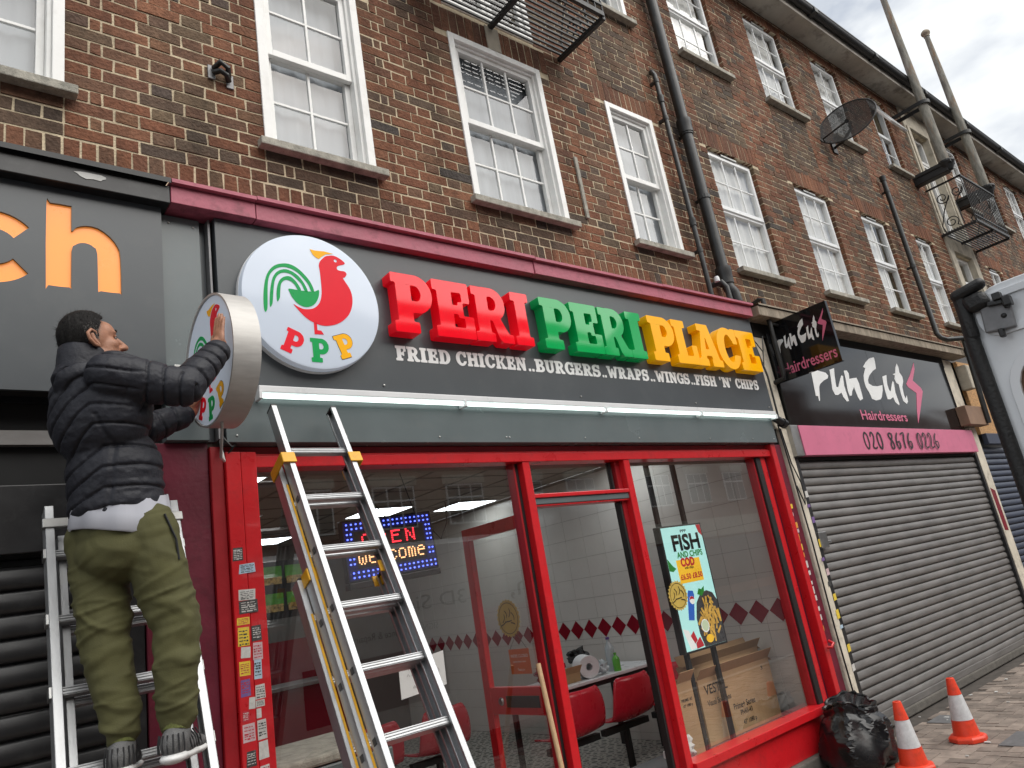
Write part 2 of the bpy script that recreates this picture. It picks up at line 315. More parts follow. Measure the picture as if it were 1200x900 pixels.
# ------------------------------------------------------------------ slab-serif letter outlines
def contours(mask, res, x0, y0):
    """closed outlines of a boolean grid (rows = y), smoothed; returns loops of (x, y)"""
    a = np.pad(mask.astype(float), 3)
    for _ in range(2):
        a = (a+np.roll(a, 1, 0)+np.roll(a, -1, 0))/3; a = (a+np.roll(a, 1, 1)+np.roll(a, -1, 1))/3
    H, W = a.shape; nxt = {}
    def ip(p, q):
        va, vb = a[p], a[q]; t = (.5-va)/(vb-va) if vb != va else .5
        return (round(p[1]+(q[1]-p[1])*t, 4), round(p[0]+(q[0]-p[0])*t, 4))
    for i in range(H-1):
        row = a[i:i+2]
        js = np.nonzero(((row > .5).any(0)[:-1] | (row > .5).any(0)[1:]) & ~((row > .5).all(0)[:-1] & (row > .5).all(0)[1:]))[0]
        for j in js:
            c = [(i, j), (i, j+1), (i+1, j+1), (i+1, j)]; ins = [a[p] > .5 for p in c]
            ins_ex = [(k, ip(c[k], c[(k+1) % 4])) for k in range(4) if ins[k] != ins[(k+1) % 4]]
            ent = [p for k, p in ins_ex if ins[k]]; exi = [p for k, p in ins_ex if not ins[k]]
            for p, q in zip(ent, exi): nxt[p] = q
    loops = []
    while nxt:
        st = next(iter(nxt)); l = [st]; q = nxt.pop(st)
        while q != st and q in nxt: l.append(q); q = nxt.pop(q)
        if len(l) > 6: loops.append(l)
    res_l = []
    for l in loops:
        p = np.array(l); keep = []; n = len(p); tol = .13; i = 0
        # greedy simplification
        while i < n:
            keep.append(i); j = i+2
            while j < min(n, i+40):
                seg = p[j % n]-p[i]; L = np.hypot(*seg)+1e-9
                d = np.abs((p[i+1:j]-p[i])@np.array([-seg[1], seg[0]]))/L
                if d.max() > tol: break
                j += 1
            i = j-1
        p = p[keep]
        res_l.append([((x-3)/res+x0, (y-3)/res+y0) for x, y in p])
    return res_l
def group_loops(loops):
    ar = lambda l: sum(l[i][0]*l[(i+1) % len(l)][1]-l[(i+1) % len(l)][0]*l[i][1] for i in range(len(l)))/2
    def inside(p, l):
        c = False
        for i in range(len(l)):
            (x1, y1), (x2, y2) = l[i], l[i-1]
            if (y1 > p[1]) != (y2 > p[1]) and p[0] < (x2-x1)*(p[1]-y1)/(y2-y1)+x1: c = not c
        return c
    ls = sorted(loops, key=lambda l: -abs(ar(l))); outs = []
    for l in ls:
        for o in outs:
            if inside(l[0], o[0]) and not any(inside(l[0], h) for h in o[1:]): o.append(l); break
        else: outs.append([l])
    return outs
def glyph(ch, res=90):
    X, Y = np.meshgrid((np.arange(int(1.5*res))+.5)/res-.1, (np.arange(int(1.35*res))+.5)/res-.2)
    B = lambda x0, x1, y0, y1: (X >= x0) & (X <= x1) & (Y >= y0) & (Y <= y1)
    El = lambda cx, cy, rx, ry: ((X-cx)/rx)**2+((Y-cy)/ry)**2 <= 1
    def Pg(*pts):
        c = np.zeros_like(X, bool)
        for i in range(len(pts)):
            (x1, y1), (x2, y2) = pts[i], pts[i-1]
            if y1 != y2: c ^= ((y1 > Y) != (y2 > Y)) & (X < (x2-x1)*(Y-y1)/(y2-y1)+x1)
        return c
    s = .17
    if ch == 'P': m = B(.08, .36, 0, 1) | B(0, .46, 0, s+.02) | B(0, .4, 1-s, 1) | B(.3, .44, .34, 1) | (El(.44, .67, .32, .33) & (X > .43)); m &= ~(B(.36, .43, .54, .81) | (El(.43, .675, .11, .135) & (X >= .43))); w = .78
    elif ch == 'R': m = B(.08, .36, 0, 1) | B(0, .43, 0, s) | B(0, .4, 1-s, 1) | B(.3, .44, .40, 1) | (El(.44, .70, .32, .30) & (X > .43)) | Pg((.34, .46), (.60, .46), (.74, .22), (.78, .17), (.87, .17), (.87, 0), (.60, 0), (.52, .08), (.42, .38), (.36, .40)); m &= ~(B(.36, .43, .58, .83) | (El(.43, .705, .11, .125) & (X >= .43))); w = .87
    elif ch == 'B': m = B(.08, .36, 0, 1) | B(0, .44, 0, s) | B(0, .4, 1-s, 1) | B(.3, .46, 0, 1) | (El(.46, .74, .29, .26) & (X > .45)) | (El(.46, .275, .34, .275) & (X > .45)); m &= ~(B(.36, .45, .61, .84) | (El(.45, .725, .08, .115) & (X >= .45)) | B(.36, .45, .16, .42) | (El(.45, .29, .11, .13) & (X >= .45))); w = .80
    elif ch == 'D': m = B(.08, .36, 0, 1) | B(0, .44, 0, s) | B(0, .44, 1-s, 1) | B(.3, .44, 0, 1) | (El(.42, .5, .42, .5) & (X > .41)); m &= ~(B(.36, .42, .17, .83) | (El(.42, .5, .15, .33) & (X >= .42))); w = .84
    elif ch == 'E': m = B(.08, .36, 0, 1) | B(0, .74, 0, s+.02) | B(0, .70, 1-s-.02, 1) | B(.54, .70, .63, 1) | B(.57, .74, 0, .40) | B(.3, .56, .42, .58) | B(.46, .56, .36, .64); w = .76
    elif ch == 'F': m = B(.08, .36, 0, 1) | B(0, .46, 0, s) | B(0, .70, 1-s-.02, 1) | B(.54, .70, .63, 1) | B(.3, .56, .40, .56) | B(.46, .56, .33, .63); w = .70
    elif ch == 'L': m = B(.08, .36, 0, 1) | B(0, .45, 1-s, 1) | B(0, .74, 0, s+.02) | B(.57, .74, 0, .44); w = .76
    elif ch == 'I': m = B(.09, .37, 0, 1) | B(0, .46, 0, s) | B(0, .46, 1-s, 1); w = .48
    elif ch == 'H': m = B(.07, .33, 0, 1) | B(.55, .81, 0, 1) | B(0, .40, 0, s) | B(0, .40, 1-s, 1) | B(.48, .88, 0, s) | B(.48, .88, 1-s, 1) | B(.3, .6, .42, .60); w = .88
    elif ch == 'K': m = B(.08, .35, 0, 1) | B(0, .42, 0, s) | B(0, .42, 1-s, 1) | Pg((.33, .42), (.60, .86), (.80, .86), (.48, .40)) | Pg((.36, .52), (.54, .60), (.84, .1), (.60, .05)) | B(.50, .90, 0, s) | B(.48, .86, 1-s, 1); w = .90
    elif ch == 'N': m = B(.08, .28, 0, 1) | B(.64, .84, 0, 1) | Pg((.08, 1), (.36, 1), (.84, 0), (.60, 0)) | B(0, .37, 0, s) | B(0, .3, 1-s, 1) | B(.54, .92, 1-s, 1); w = .92
    elif ch == 'U': m = B(.07, .33, .3, 1) | B(.53, .75, .3, 1) | B(0, .40, 1-s, 1) | B(.46, .82, 1-s, 1) | (El(.41, .34, .34, .35) & (Y < .36)); m &= ~((El(.43, .34, .10, .15) & (Y <= .34)) | B(.33, .53, .34, .8)); w = .82
    elif ch == 'A': m = Pg((.06, .05), (.32, 1), (.58, 1), (.84, .05), (.56, .05), (.40, .72), (.28, .05)) | B(.2, .66, .24, .40) | B(0, .36, 0, s) | B(.50, .90, 0, s) | B(.16, .5, 1-s, 1); w = .90
    elif ch == 'W': m = Pg((.04, 1), (.30, 1), (.40, .36), (.50, .80), (.66, .80), (.77, .36), (.86, 1), (1.10, 1), (.90, 0), (.68, 0), (.58, .42), (.47, 0), (.25, 0)) | B(0, .38, 1-s, 1) | B(.78, 1.16, 1-s, 1); w = 1.16
    elif ch in 'CG':
        m = El(.42, .5, .42, .515) & ~El(.45, .5, .17, .34); m &= ~((X > .44) & (Y < .66) & (Y > .34)); m |= B(.62, .80, .62, 1.0)
        m &= ~(B(.45, .62, .6, .70)); w = .82
        if ch == 'G': m |= B(.46, .86, .36, .52) | B(.58, .80, .02, .5)
    elif ch == 'S':
        m = ((El(.37, .71, .37, .305) & ~El(.38, .71, .12, .135) & ~((X > .38) & (Y < .71) & (Y > .60))) | (El(.39, .30, .39, .315) & ~El(.38, .29, .13, .14) & ~((X < .38) & (Y > .30) & (Y < .42))) | Pg((.12, .66), (.40, .58), (.66, .36), (.40, .40)))
        m |= B(.58, .73, .66, 1.0) | B(.02, .16, 0, .36); w = .78
    elif ch == '.': m = B(.03, .25, 0, .20); w = .28
    elif ch == "'": m = Pg((.05, 1), (.25, 1), (.18, .66), (.06, .66)); w = .28
    else: return [], .32
    return contours(m, res, -.1, -.2), w
_GC = {}
def G(ch, res=90):
    if (ch, res) not in _GC:
        l, w = glyph(ch, res); _GC[ch, res] = (group_loops(l), w)
    return _GC[ch, res]

# ------------------------------------------------------------------ ground
g = MB(); g.add([(-150, -3.42, -.13), (150, -3.42, -.13), (150, -200, -.13), (-150, -200, -.13)][::-1], [(0, 1, 2, 3)]); struct(g.build('road', 'road'))
g = MB(); g.add([(-150, -3.3, -.012), (150, -3.3, -.012), (150, 200, -.012), (-150, 200, -.012)], [(0, 1, 2, 3)]); struct(g.build('ground', 'paver_base'))
g = MB(); x = -30
while x < 60: g.box(x, x+.905, -3.42, -3.302, -.14, 0.0); x += .915
struct(g.build('kerb', 'kerb', bevel=.012))
# pavers: herringbone of 200 x 100 blocks over the visible footway
g = MB(); rp = random.Random(3)
for i in range(-40, 150):
    for j in range(-36, 2):
        k = (i-j) % 4
        x, y = i*.1+.0, j*.1
        if k == 0: rect = (x, x+.2, y, y+.1)
        elif k == 3: rect = (x, x+.1, y-.1, y+.1) if False else (x, x+.1, y, y+.2)
        else: continue
        x0, x1, y0, y1 = rect
        if y1 > -.13 or y0 < -3.3 or x1 < -1 or x0 > 14: continue
        z = rp.uniform(-.003, .003); e = .0035
        t1, t2 = rp.uniform(-.0015, .0015), rp.uniform(-.0015, .0015)
        g.add([(x0+e, y0+e, z+t1), (x1-e, y0+e, z+t2), (x1-e, y1-e, z-t1), (x0+e, y1-e, z-t2), (x0, y0, -.012), (x1, y0, -.012), (x1, y1, -.012), (x0, y1, -.012)], [(0, 1, 2, 3), (4, 5, 1, 0), (5, 6, 2, 1), (6, 7, 3, 2), (7, 4, 0, 3)])
struct(g.build('pavement', 'paver'))

# ------------------------------------------------------------------ the brick terrace
bld = thing('terrace_building', 'long three storey brown brick terrace with white windows above the shops', 'building', (5.75, 0, 0))
XL, XR, Z0, ZT = -2.2, 34.0, 3.82, 8.42
# openings: x0, x1, z0, z1, kind
OPEN = [(-.43, .497, 4.27, 5.71, 'l3'), (1.486, 2.203, 4.27, 5.71, 'l2'), (2.976, 3.905, 4.27, 5.71, 'l3'), (4.686, 5.345, 4.265, 5.69, 'l2'),
        (-.43, .497, 6.86, 8.22, 'l3'), (1.486, 2.203, 6.86, 8.22, 'l2'), (2.976, 3.905, 5.98, 8.22, 'door'), (4.686, 5.375, 6.86, 8.22, 'l2')]
def block(mx):   # one mirrored house pair right of the soil pipe, mx = its left end
    for a, b, k in ((6.215, 7.085, 'r3'), (7.92, 8.78, 'r3'), (9.60, 10.40, 'r2'), (11.335, 11.995, 'r2'), (14.40, 15.06, 'r2'), (16.0, 16.8, 'r2'), (17.62, 18.48, 'r3'), (19.31, 20.18, 'r3')):
        OPEN.append((a+mx, b+mx, 4.27, 5.69, k)); OPEN.append((a+mx, b+mx, 6.86, 8.20, k))
    OPEN.append((12.80+mx, 13.60+mx, 4.27, 5.66, 'st')); OPEN.append((12.80+mx, 13.60+mx, 5.98, 8.0, 'door'))
block(0); block(14.9)
OPEN = [o for o in OPEN if o[1] < XR-.3]
STONE = [(12.60, 13.80), (27.5, 28.7)]
def in_open(x, z):
    for a, b, c, d, k in OPEN:
        if a < x < b and c < z < d: return True
    return any(a < x < b and z > 4.1 for a, b in STONE)
def zone(x, z):
    """0 red quoin bricks, 1 mixed, 2 dark panel under or over a window"""
    for a, b, c, d, k in OPEN:
        if a <= x <= b: return 2
        if a-.33 < x < a or b < x < b+.33: return 0
    return 1
bk = MB(); br = random.Random(11)
def brick(x0, x1, z0, z1, m, deep0=False, deep1=False):
    if x1-x0 < .02 or z1-z0 < .02: return
    y = br.uniform(-.003, .002); j = lambda: br.uniform(-.0026, .0026)
    d0 = .125 if deep0 else .014; d1 = .125 if deep1 else .014
    f = [(x0+j(), y+j()*.6, z0+j()), (x1+j(), y+j()*.6, z0+j()), (x1+j(), y+j()*.6, z1+j()), (x0+j(), y+j()*.6, z1+j())]
    v = f+[(x0, d0, z0), (x1, d1, z0), (x1, d1, z1), (x0, d0, z1)]
    bk.add(v, [(0, 1, 2, 3), (4, 5, 1, 0), (3, 2, 6, 7), (0, 3, 7, 4), (1, 5, 6, 2)], m)
def pick(zn):
    r = br.random()
    if zn == 0: return 0 if r < .72 else 1
    if zn == 1: return 1 if r < .66 else (0 if r < .86 else 2)
    return 2 if r < .72 else 1  # darker brick panel; sill shadow and soot are put into its tone too
edges = sorted({round(v, 4) for o in OPEN for v in o[:2]} | {a for s in STONE for a in s})
lint = [(a-.11, b+.11, d, d+.225, k) for a, b, c, d, k in OPEN if d < 6 and k not in ('st', 'door')]
lint += [(a-.11, b+.11, d, d+.15, k) for a, b, c, d, k in OPEN if d > 6 and k not in ('st', 'door')]
CH, MJ = .075, .0125
# course of bricks on edge at the bottom
x = XL
while x < XR:
    w = .064+br.uniform(-.003, .003)
    if not any(a < x < b for a, b in STONE): brick(x, x+w, Z0+.085, Z0+.085+.098, 0 if br.random() < .6 else 1)
    x += w+.011
z = Z0+.085+.098+MJ; ci = 0
while z < ZT:
    z1 = z+CH-MJ; zm = (z+z1)/2
    es = sorted(set(edges) | {round(q, 4) for la, lb, lz0, lz1, kk in lint if lz0-.02 < zm < lz1 for q in (la, lb)})
    for e0, e1 in zip([XL]+es, es+[XR]):
        if e1-e0 < .03: continue
        xm0 = e0+.01
        if in_open((e0+e1)/2, zm): continue
        x = e0; st = (ci % 2 == 0); first = True
        n_ = 0
        if e0 == XL: x = XL-.05*ci % .3
        while x < e1-.01:
            w = .213 if st else .1005
            if n_ == 1 and ci % 2: w = .046; st = False
            x1 = x+w
            if e1-x1 < .055: x1 = e1
            oa, ob = in_open(x-.02, zm), in_open(x1+.02, zm)
            a2 = x+((0 if oa else .005) if first and e0 != XL else 0); b2 = x1-((0 if ob else .005) if x1 == e1 and e1 != XR else 0); xm = (a2+b2)/2
            bl = any(lz0-.02 < zm < lz1 and la < xm < lb for la, lb, lz0, lz1, kk in lint)
            if not bl: brick(a2, b2, z, z1, pick(zone(xm, zm)), in_open(a2-.02, zm), in_open(b2+.02, zm))
            x = x1+.012; st = not st; first = False; n_ += 1
    z += CH; ci += 1
for a, b, z0, z1, k in lint:     # soldier lintels
    n = int(round((b-a)/.0745)); w = (b-a)/n
    for i in range(n):
        if k == 'l3' and z0 < 6 and abs(a+w*(i+.5)-(a+b)/2) < .075: continue
        v0 = len(bk.v); brick(a+i*w+.005, a+(i+1)*w-.005, z0+.004, z1-.004, 0)
        if len(bk.v) > v0:   # underside runs back over the opening
            bk.v[-8:] = [bk.v[-8+q] if q < 4 else (bk.v[-8+q][0], .125, bk.v[-8+q][2]) for q in range(8)]
# mortar sheet behind the brick faces, with the opening returns
xs = sorted({XL, XR} | set(edges)); zs = sorted({Z0, ZT} | {round(v, 4) for o in OPEN for v in o[2:4]} | {4.1})
for i in range(len(xs)-1):
    for j in range(len(zs)-1):
        xm, zm = (xs[i]+xs[i+1])/2, (zs[j]+zs[j+1])/2
        if not in_open(xm, zm): bk.add([(xs[i], .0035, zs[j]), (xs[i+1], .0035, zs[j]), (xs[i+1], .0035, zs[j+1]), (xs[i], .0035, zs[j+1])], [(0, 1, 2, 3)], 3)
for a, b, c, d, k in OPEN:
    for x, s in ((a, -1), (b, 1)): bk.add([(x+s*.007, .0036, c), (x+s*.007, .22, c), (x+s*.007, .22, d), (x+s*.007, .0036, d)], [(0, 1, 2, 3) if s > 0 else (3, 2, 1, 0)], 3)
    bk.add([(a, .0036, d+.004), (b, .0036, d+.004), (b, .22, d+.004), (a, .22, d+.004)], [(0, 1, 2, 3)], 3)
bk.build('brick_wall', ['brick_red', 'brick_multi', 'brick_dark', 'mortar'], bld)
# concrete keystones over the middle windows, stone surrounds of the balcony bay
for a, b, c, d, k in OPEN:
    if k == 'l3' and d < 6: m = MB(); m.box((a+b)/2-.068, (a+b)/2+.068, -.012, .05, d+.004, d+.235); m.build('keystone', 'cream', bld, bevel=.004)
for a, b in STONE:
    m = MB(); c0, c1 = a+.20, b-.20
    m.box(a, c0, -.03, .2, 4.10, 8.36); m.box(c1, b, -.03, .2, 4.10, 8.36)
    m.box(c0, c1, -.03, .2, 5.68, 5.95); m.box(c0, c1, -.03, .2, 8.02, 8.36); m.box(c0, c1, -.03, .2, 4.10, 4.25)
    m.box(a+.05, c0-.05, -.05, -.031, 6.0, 8.0); m.box(c1+.05, b-.05, -.05, -.031, 6.0, 8.0)
    m.build('stone_surround', 'cream', bld, bevel=.008)
# eaves
m = MB(); m.box(XL, XR, -.28, .3, 8.385, 8.415); m.build('soffit', 'soffit', bld)
m = MB(); m.box(XL, XR, -.305, -.281, 8.36, 8.50); m.build('fascia_board', 'soffit', bld, bevel=.004)
m = MB(); n = 10
prof = [(-.36-.06*math.cos(math.pi*i/n), 8.50-.065*math.sin(math.pi*i/n)+.0) for i in range(n+1)]
vs = []
for x in (XL, XR): vs += [(x, y, z) for y, z in prof]
m.add(vs, [(i, i+1, n+2+i, n+1+i) for i in range(n)]); m.box(XL, XR, -.425, -.418, 8.495, 8.515)
x = XL+.4
while x < XR: m.box(x, x+.09, -.428, -.300, 8.43, 8.508); x += 1.83
m.build('gutter', 'gutter', bld, smooth=50)
m = MB(); m.add([(XL, -.40, 8.515), (XR, -.40, 8.515), (XR, 4.2, 11.6), (XL, 4.2, 11.6)], [(0, 1, 2, 3)]); m.box(XL, XR, .31, 8, 8.2, 8.4); m.build('roof', 'roof', bld)
# rooms behind the windows, plus unseen core blocks added to stop light leaking
m = MB(); m.add([(XL, .75, 3.7), (XR, .75, 3.7), (XR, .75, 8.38), (XL, .75, 8.38)], [(0, 1, 2, 3)]); m.box(XL, 1.07, .13, .75, 0, 3.9); m.box(5.83, XR, .13, .75, 0, 3.9); m.box(1.07, 5.83, .13, .75, 2.77, 3.9); m.box(XL, XR, .02, .13, 3.66, 3.815); m.add([(XL, .23, 5.82), (XR, .23, 5.82), (XR, .75, 5.82), (XL, .75, 5.82)], [(0, 1, 2, 3)]); m.build('room_wall_and_leak_block', 'room', bld)

def curtain_mesh(x0, x1, z0, z1, y, amp=.018, per=.11):
    m = MB(); n = max(8, int((x1-x0)/.018)); vs = []
    ph = random.random()*6
    for z in (z0, z1):
        for i in range(n+1):
            x = x0+(x1-x0)*i/n; t = 1 if z == z0 else .7
            vs.append((x, y+amp*t*(math.sin(2*math.pi*x/per+ph)+.5*math.sin(2*math.pi*x/(per*.43)+ph*2)), z))
    return m.add(vs, [(i, i+1, n+2+i, n+1+i) for i in range(n)])
def sash(m, x0, x1, z0, z1, y, fw, cols, rows, d=.04, fb=None, bar=.017):
    fb = fb or fw
    m.box(x0, x0+fw, y, y+d, z0, z1); m.box(x1-fw, x1, y, y+d, z0, z1); m.box(x0+fw, x1-fw, y, y+d, z0, z0+fb); m.box(x0+fw, x1-fw, y, y+d, z1-fw, z1)
    for i in range(1, cols):
        xc = x0+fw+(x1-x0-2*fw)*i/cols; m.box(xc-bar/2, xc+bar/2, y+.012, y+.030, z0+fb, z1-fw)
    for j in range(1, rows):
        zc = z0+fb+(z1-z0-fb-fw)*j/rows; m.box(x0+fw, x1-fw, y+.0135, y+.0285, zc-bar/2, zc+bar/2)
def quad(x0, x1, z0, z1, y): return MB().add([(x0, y, z0), (x1, y, z0), (x1, y, z1), (x0, y, z1)], [(0, 1, 2, 3)])
def window(a, b, c, d, kind, par, curt=None):
    cols = 3 if kind[1] == '3' else 2
    m = MB()
    if kind[0] == 'l':
        w = .052; y0 = -.012
        m.box(a, a+w, y0, .13, c, d); m.box(b-w, b, y0, .13, c, d); m.box(a+w, b-w, y0, .13, d-w, d); m.box(a+w, b-w, y0, .13, c, c+.03)
        m.box(a+w, a+w+.022, .016, .12, c+.03, d-w); m.box(b-w-.022, b-w, .016, .12, c+.03, d-w); m.box(a+w+.022, b-w-.022, .016, .12, d-w-.022, d-w)
        f = m.build('window', 'white', par, bevel=.003); i0, i1 = a+w+.023, b-w-.023; mid = c+.49*(d-c)
        s = MB(); sash(s, i0, i1, mid-.02, d-w-.023, .035, .036, cols, 2, .034, .045); s.build('upper_sash', 'white', f, bevel=.002)
        s = MB(); sash(s, i0, i1, c+.031, mid+.02, .076, .036, cols, 2, .036, .05); s.build('lower_sash', 'white', f, bevel=.002)
        p = quad(i0+.03, i1-.03, mid, d-w-.05, .058); p.add([(i0+.03, .099, c+.06), (i1-.03, .099, c+.06), (i1-.03, .099, mid), (i0+.03, .099, mid)], [(0, 1, 2, 3)]); p.build('pane', 'pane', f)
        curtain_mesh(a+.03, b-.03, c, d, .15, .007, .14).build('curtain', 'curtain', f, smooth=80)
    else:
        y0 = .050; w = .042
        m.box(a, a+w, y0, .12, c+.01, d); m.box(b-w, b, y0, .12, c+.01, d); m.box(a+w, b-w, y0, .12, d-.055, d); m.box(a+w, b-w, y0, .12, c+.01, c+.055)
        mid = c+.50*(d-c); m.box(a+w, b-w, y0+.002, .118, mid-.028, mid+.028)
        f = m.build('window', 'upvc', par, bevel=.004); i0, i1 = a+w, b-w
        if kind != 'rd':
            s = MB(); sash(s, i0-.012, i1+.012, mid+.0, d-.042, y0-.014, .036, cols, 2, .030, .045, .015); s.build('top_light', 'upvc', f, bevel=.004)
        s = MB(); s.box((a+b)/2-.14, (a+b)/2+.14, y0-.028, y0-.002, d-.036, d-.012); s.build('trickle_vent', 'steel', f, bevel=.003)
        s = MB()
        for i in range(1, cols): xc = i0+(i1-i0)*i/cols; s.box(xc-.0075, xc+.0075, y0+.02, y0+.034, c+.055, mid-.028)
        s.box(i0, i1, y0+.0215, y0+.0345, (c+mid)/2+.012, (c+mid)/2+.027); s.build('glazing_bar', 'upvc', f)
        p = quad(i0, i1, c+.05, mid, y0+.028)
        if kind != 'rd': p.add([(i0, y0+.012, mid), (i1, y0+.012, mid), (i1, y0+.012, d-.05), (i0, y0+.012, d-.05)], [(0, 1, 2, 3)])
        p.build('pane', 'pane', f)
        g0 = random.choice([0, 0, .06, .1]) if curt is None else curt
        curtain_mesh(a+.02, b-.02-g0*(b-a), c, d, .112, .010).build('curtain', 'curtain_w', f, smooth=80)
    s = MB(); ov = .05; yo = -.075
    s.box(a-ov, b+ov, yo, .055 if kind[0] == 'r' else -.013, c-.055, c-.004); s.build('sill', 'stone', f, bevel=.006)
    return f
CURT = {6.215: .03, 7.92: .03, 9.60: .2, 11.335: .02}
for o in OPEN:
    a, b, c, d, k = o
    if k in ('l2', 'l3', 'r2', 'r3'):
        if abs(a-11.335) < .01 and c > 6: window(a, b, c, d, 'rd', bld, .35); continue
        window(a, b, c, d, k, bld, CURT.get(a) if c < 6 else (.1 if a < 9 else None))
    elif k == 'st':
        m = MB(); y0 = .06
        sash(m, a, b, c, d, y0, .06, 1, 1, .07); m.box(a+.06, b-.06, y0, .13, c+.9, c+.96); f = m.build('window', 'white', bld, bevel=.004)
        quad(a+.05, b-.05, c+.05, d-.05, .10).build('pane', 'pane', f); curtain_mesh(a+.05, b-.1, c, d-.3, .26).build('curtain', 'curtain_w', f, smooth=80)
    else:
        m = MB(); y0 = .09 if a > 5 else -.01
        sash(m, a, b, c, d, y0, .06, 1, 1, .07); xm = (a+b)/2; m.box(a+.06, b-.06, y0+.002, y0+.068, d-.5, d-.44)
        sash(m, a+.061, xm-.002, c+.061, d-.501, y0+.012, .055, 1, 1, .04); sash(m, xm+.002, b-.061, c+.061, d-.501, y0+.012, .055, 1, 1, .04)
        f = m.build('balcony_door', 'white', bld, bevel=.004); quad(a+.05, b-.05, c+.05, d-.05, y0+.04).build('pane', 'pane', f)
        curtain_mesh(a+.05, xm, c, d-.2, .26).build('curtain', 'curtain_w', f, smooth=80)
# the tilted-open top light
m = MB(); a, b, c, d = 11.335, 11.995, 6.86, 8.20
hz, hy, ang, hgt = d-.07, .045, R(25), .64
mm = MB(); sash(mm, a+.035, b-.035, 0, hgt, 0, .05, 2, 2, .034, .055, .02)
rot = lambda p: (p[0], hy-(hgt-p[2])*math.sin(ang)+p[1]*math.cos(ang), hz-(hgt-p[2])*math.cos(ang)-p[1]*math.sin(ang))
mm.v = [rot(p) for p in mm.v]; tl = mm.build('open_top_light', 'upvc', bld, bevel=.004)
mm = MB(); mm.add([rot(p) for p in ((a+.08, .018, .05), (b-.08, .018, .05), (b-.08, .018, hgt-.05), (a+.08, .018, hgt-.05))], [(0, 1, 2, 3)]); mm.build('pane', 'pane', tl)
# ------------------------------------------------------------------ pipes, poles, dish, balconies
def pipe(label, pts, r, collars=(), brackets=(), n=14, parts=True):
    t = thing('drainpipe', label, 'drainpipe', pts[-1])
    m = MB(); m.tube(pts, r, n); m.build('pipe', 'pipe', t, smooth=45)
    for x, y, z, dz in collars: m = MB(); m.lathe([(r*1.02, -dz), (r*1.28, -dz), (r*1.28, -dz*.2), (r*1.36, 0), (r*1.36, dz*.5), (r*1.02, dz*.5)], (x, y, z), 16); m.build('collar', 'pipe', t, smooth=40)
    for x, y, z in brackets:
        m = MB(); m.box(x-.012, x+.012, y, -.002, z-.014, z+.014); m.lathe([(r*1.01, -.02), (r*1.16, -.02), (r*1.16, .02), (r*1.01, .02)], (x, y, z), 14); m.build('bracket', 'pipe', t)
    return t
pipe('thick black soil pipe running down the brickwork between the two houses', [(5.76, -.09, 8.36), (5.76, -.09, 4.02), (5.765, -.10, 3.95), (5.79, -.12, 3.90), (5.80, -.12, 3.80)], .055,
     [(5.76, -.09, 4.10, .11), (5.76, -.09, 5.72, .10), (5.76, -.09, 7.5, .10)], [(5.76, -.09, 5.62), (5.76, -.09, 7.4), (5.76, -.09, 4.9)])
pipe('thin black waste pipe beside the thick soil pipe', [(5.52, -.02, 6.30), (5.49, -.05, 6.28), (5.49, -.075, 6.22), (5.49, -.075, 3.80)], .024,
     [(5.49, -.075, 5.95, .05), (5.49, -.075, 4.6, .05)], [(5.49, -.075, 5.72), (5.49, -.075, 4.3), (5.49, -.075, 6.15)], n=10)
pipe('black waste pipe with a sideways bend above the hairdresser shop', [(10.64, -.07, 6.45), (10.60, -.09, 4.0), (10.60, -.12, 3.93), (10.66, -.16, 3.89), (10.93, -.26, 3.90), (10.98, -.26, 3.86), (10.95, -.22, 2.72)], .033,
     [(10.64, -.07, 6.42, .05)], [(10.635, -.07, 6.2), (10.61, -.08, 5.0)], n=10)
t = thing('waste_pipe', 'short black pipe stub with white fitting above the pink trim', 'pipe', (5.63, -.1, 3.8))
m = MB(); m.tube([(5.62, -.02, 3.99), (5.64, -.12, 3.985), (5.66, -.14, 3.93), (5.665, -.14, 3.79)], .026, 10); m.build('pipe', 'pipe', t, smooth=45)
m = MB(); m.lathe([(.0, .02), (.02, .02), (.026, .0), (.026, -.03), (0, -.03)], (5.60, -.10, 4.02), 12); m.build('cap', 'white_plastic', t, smooth=40)

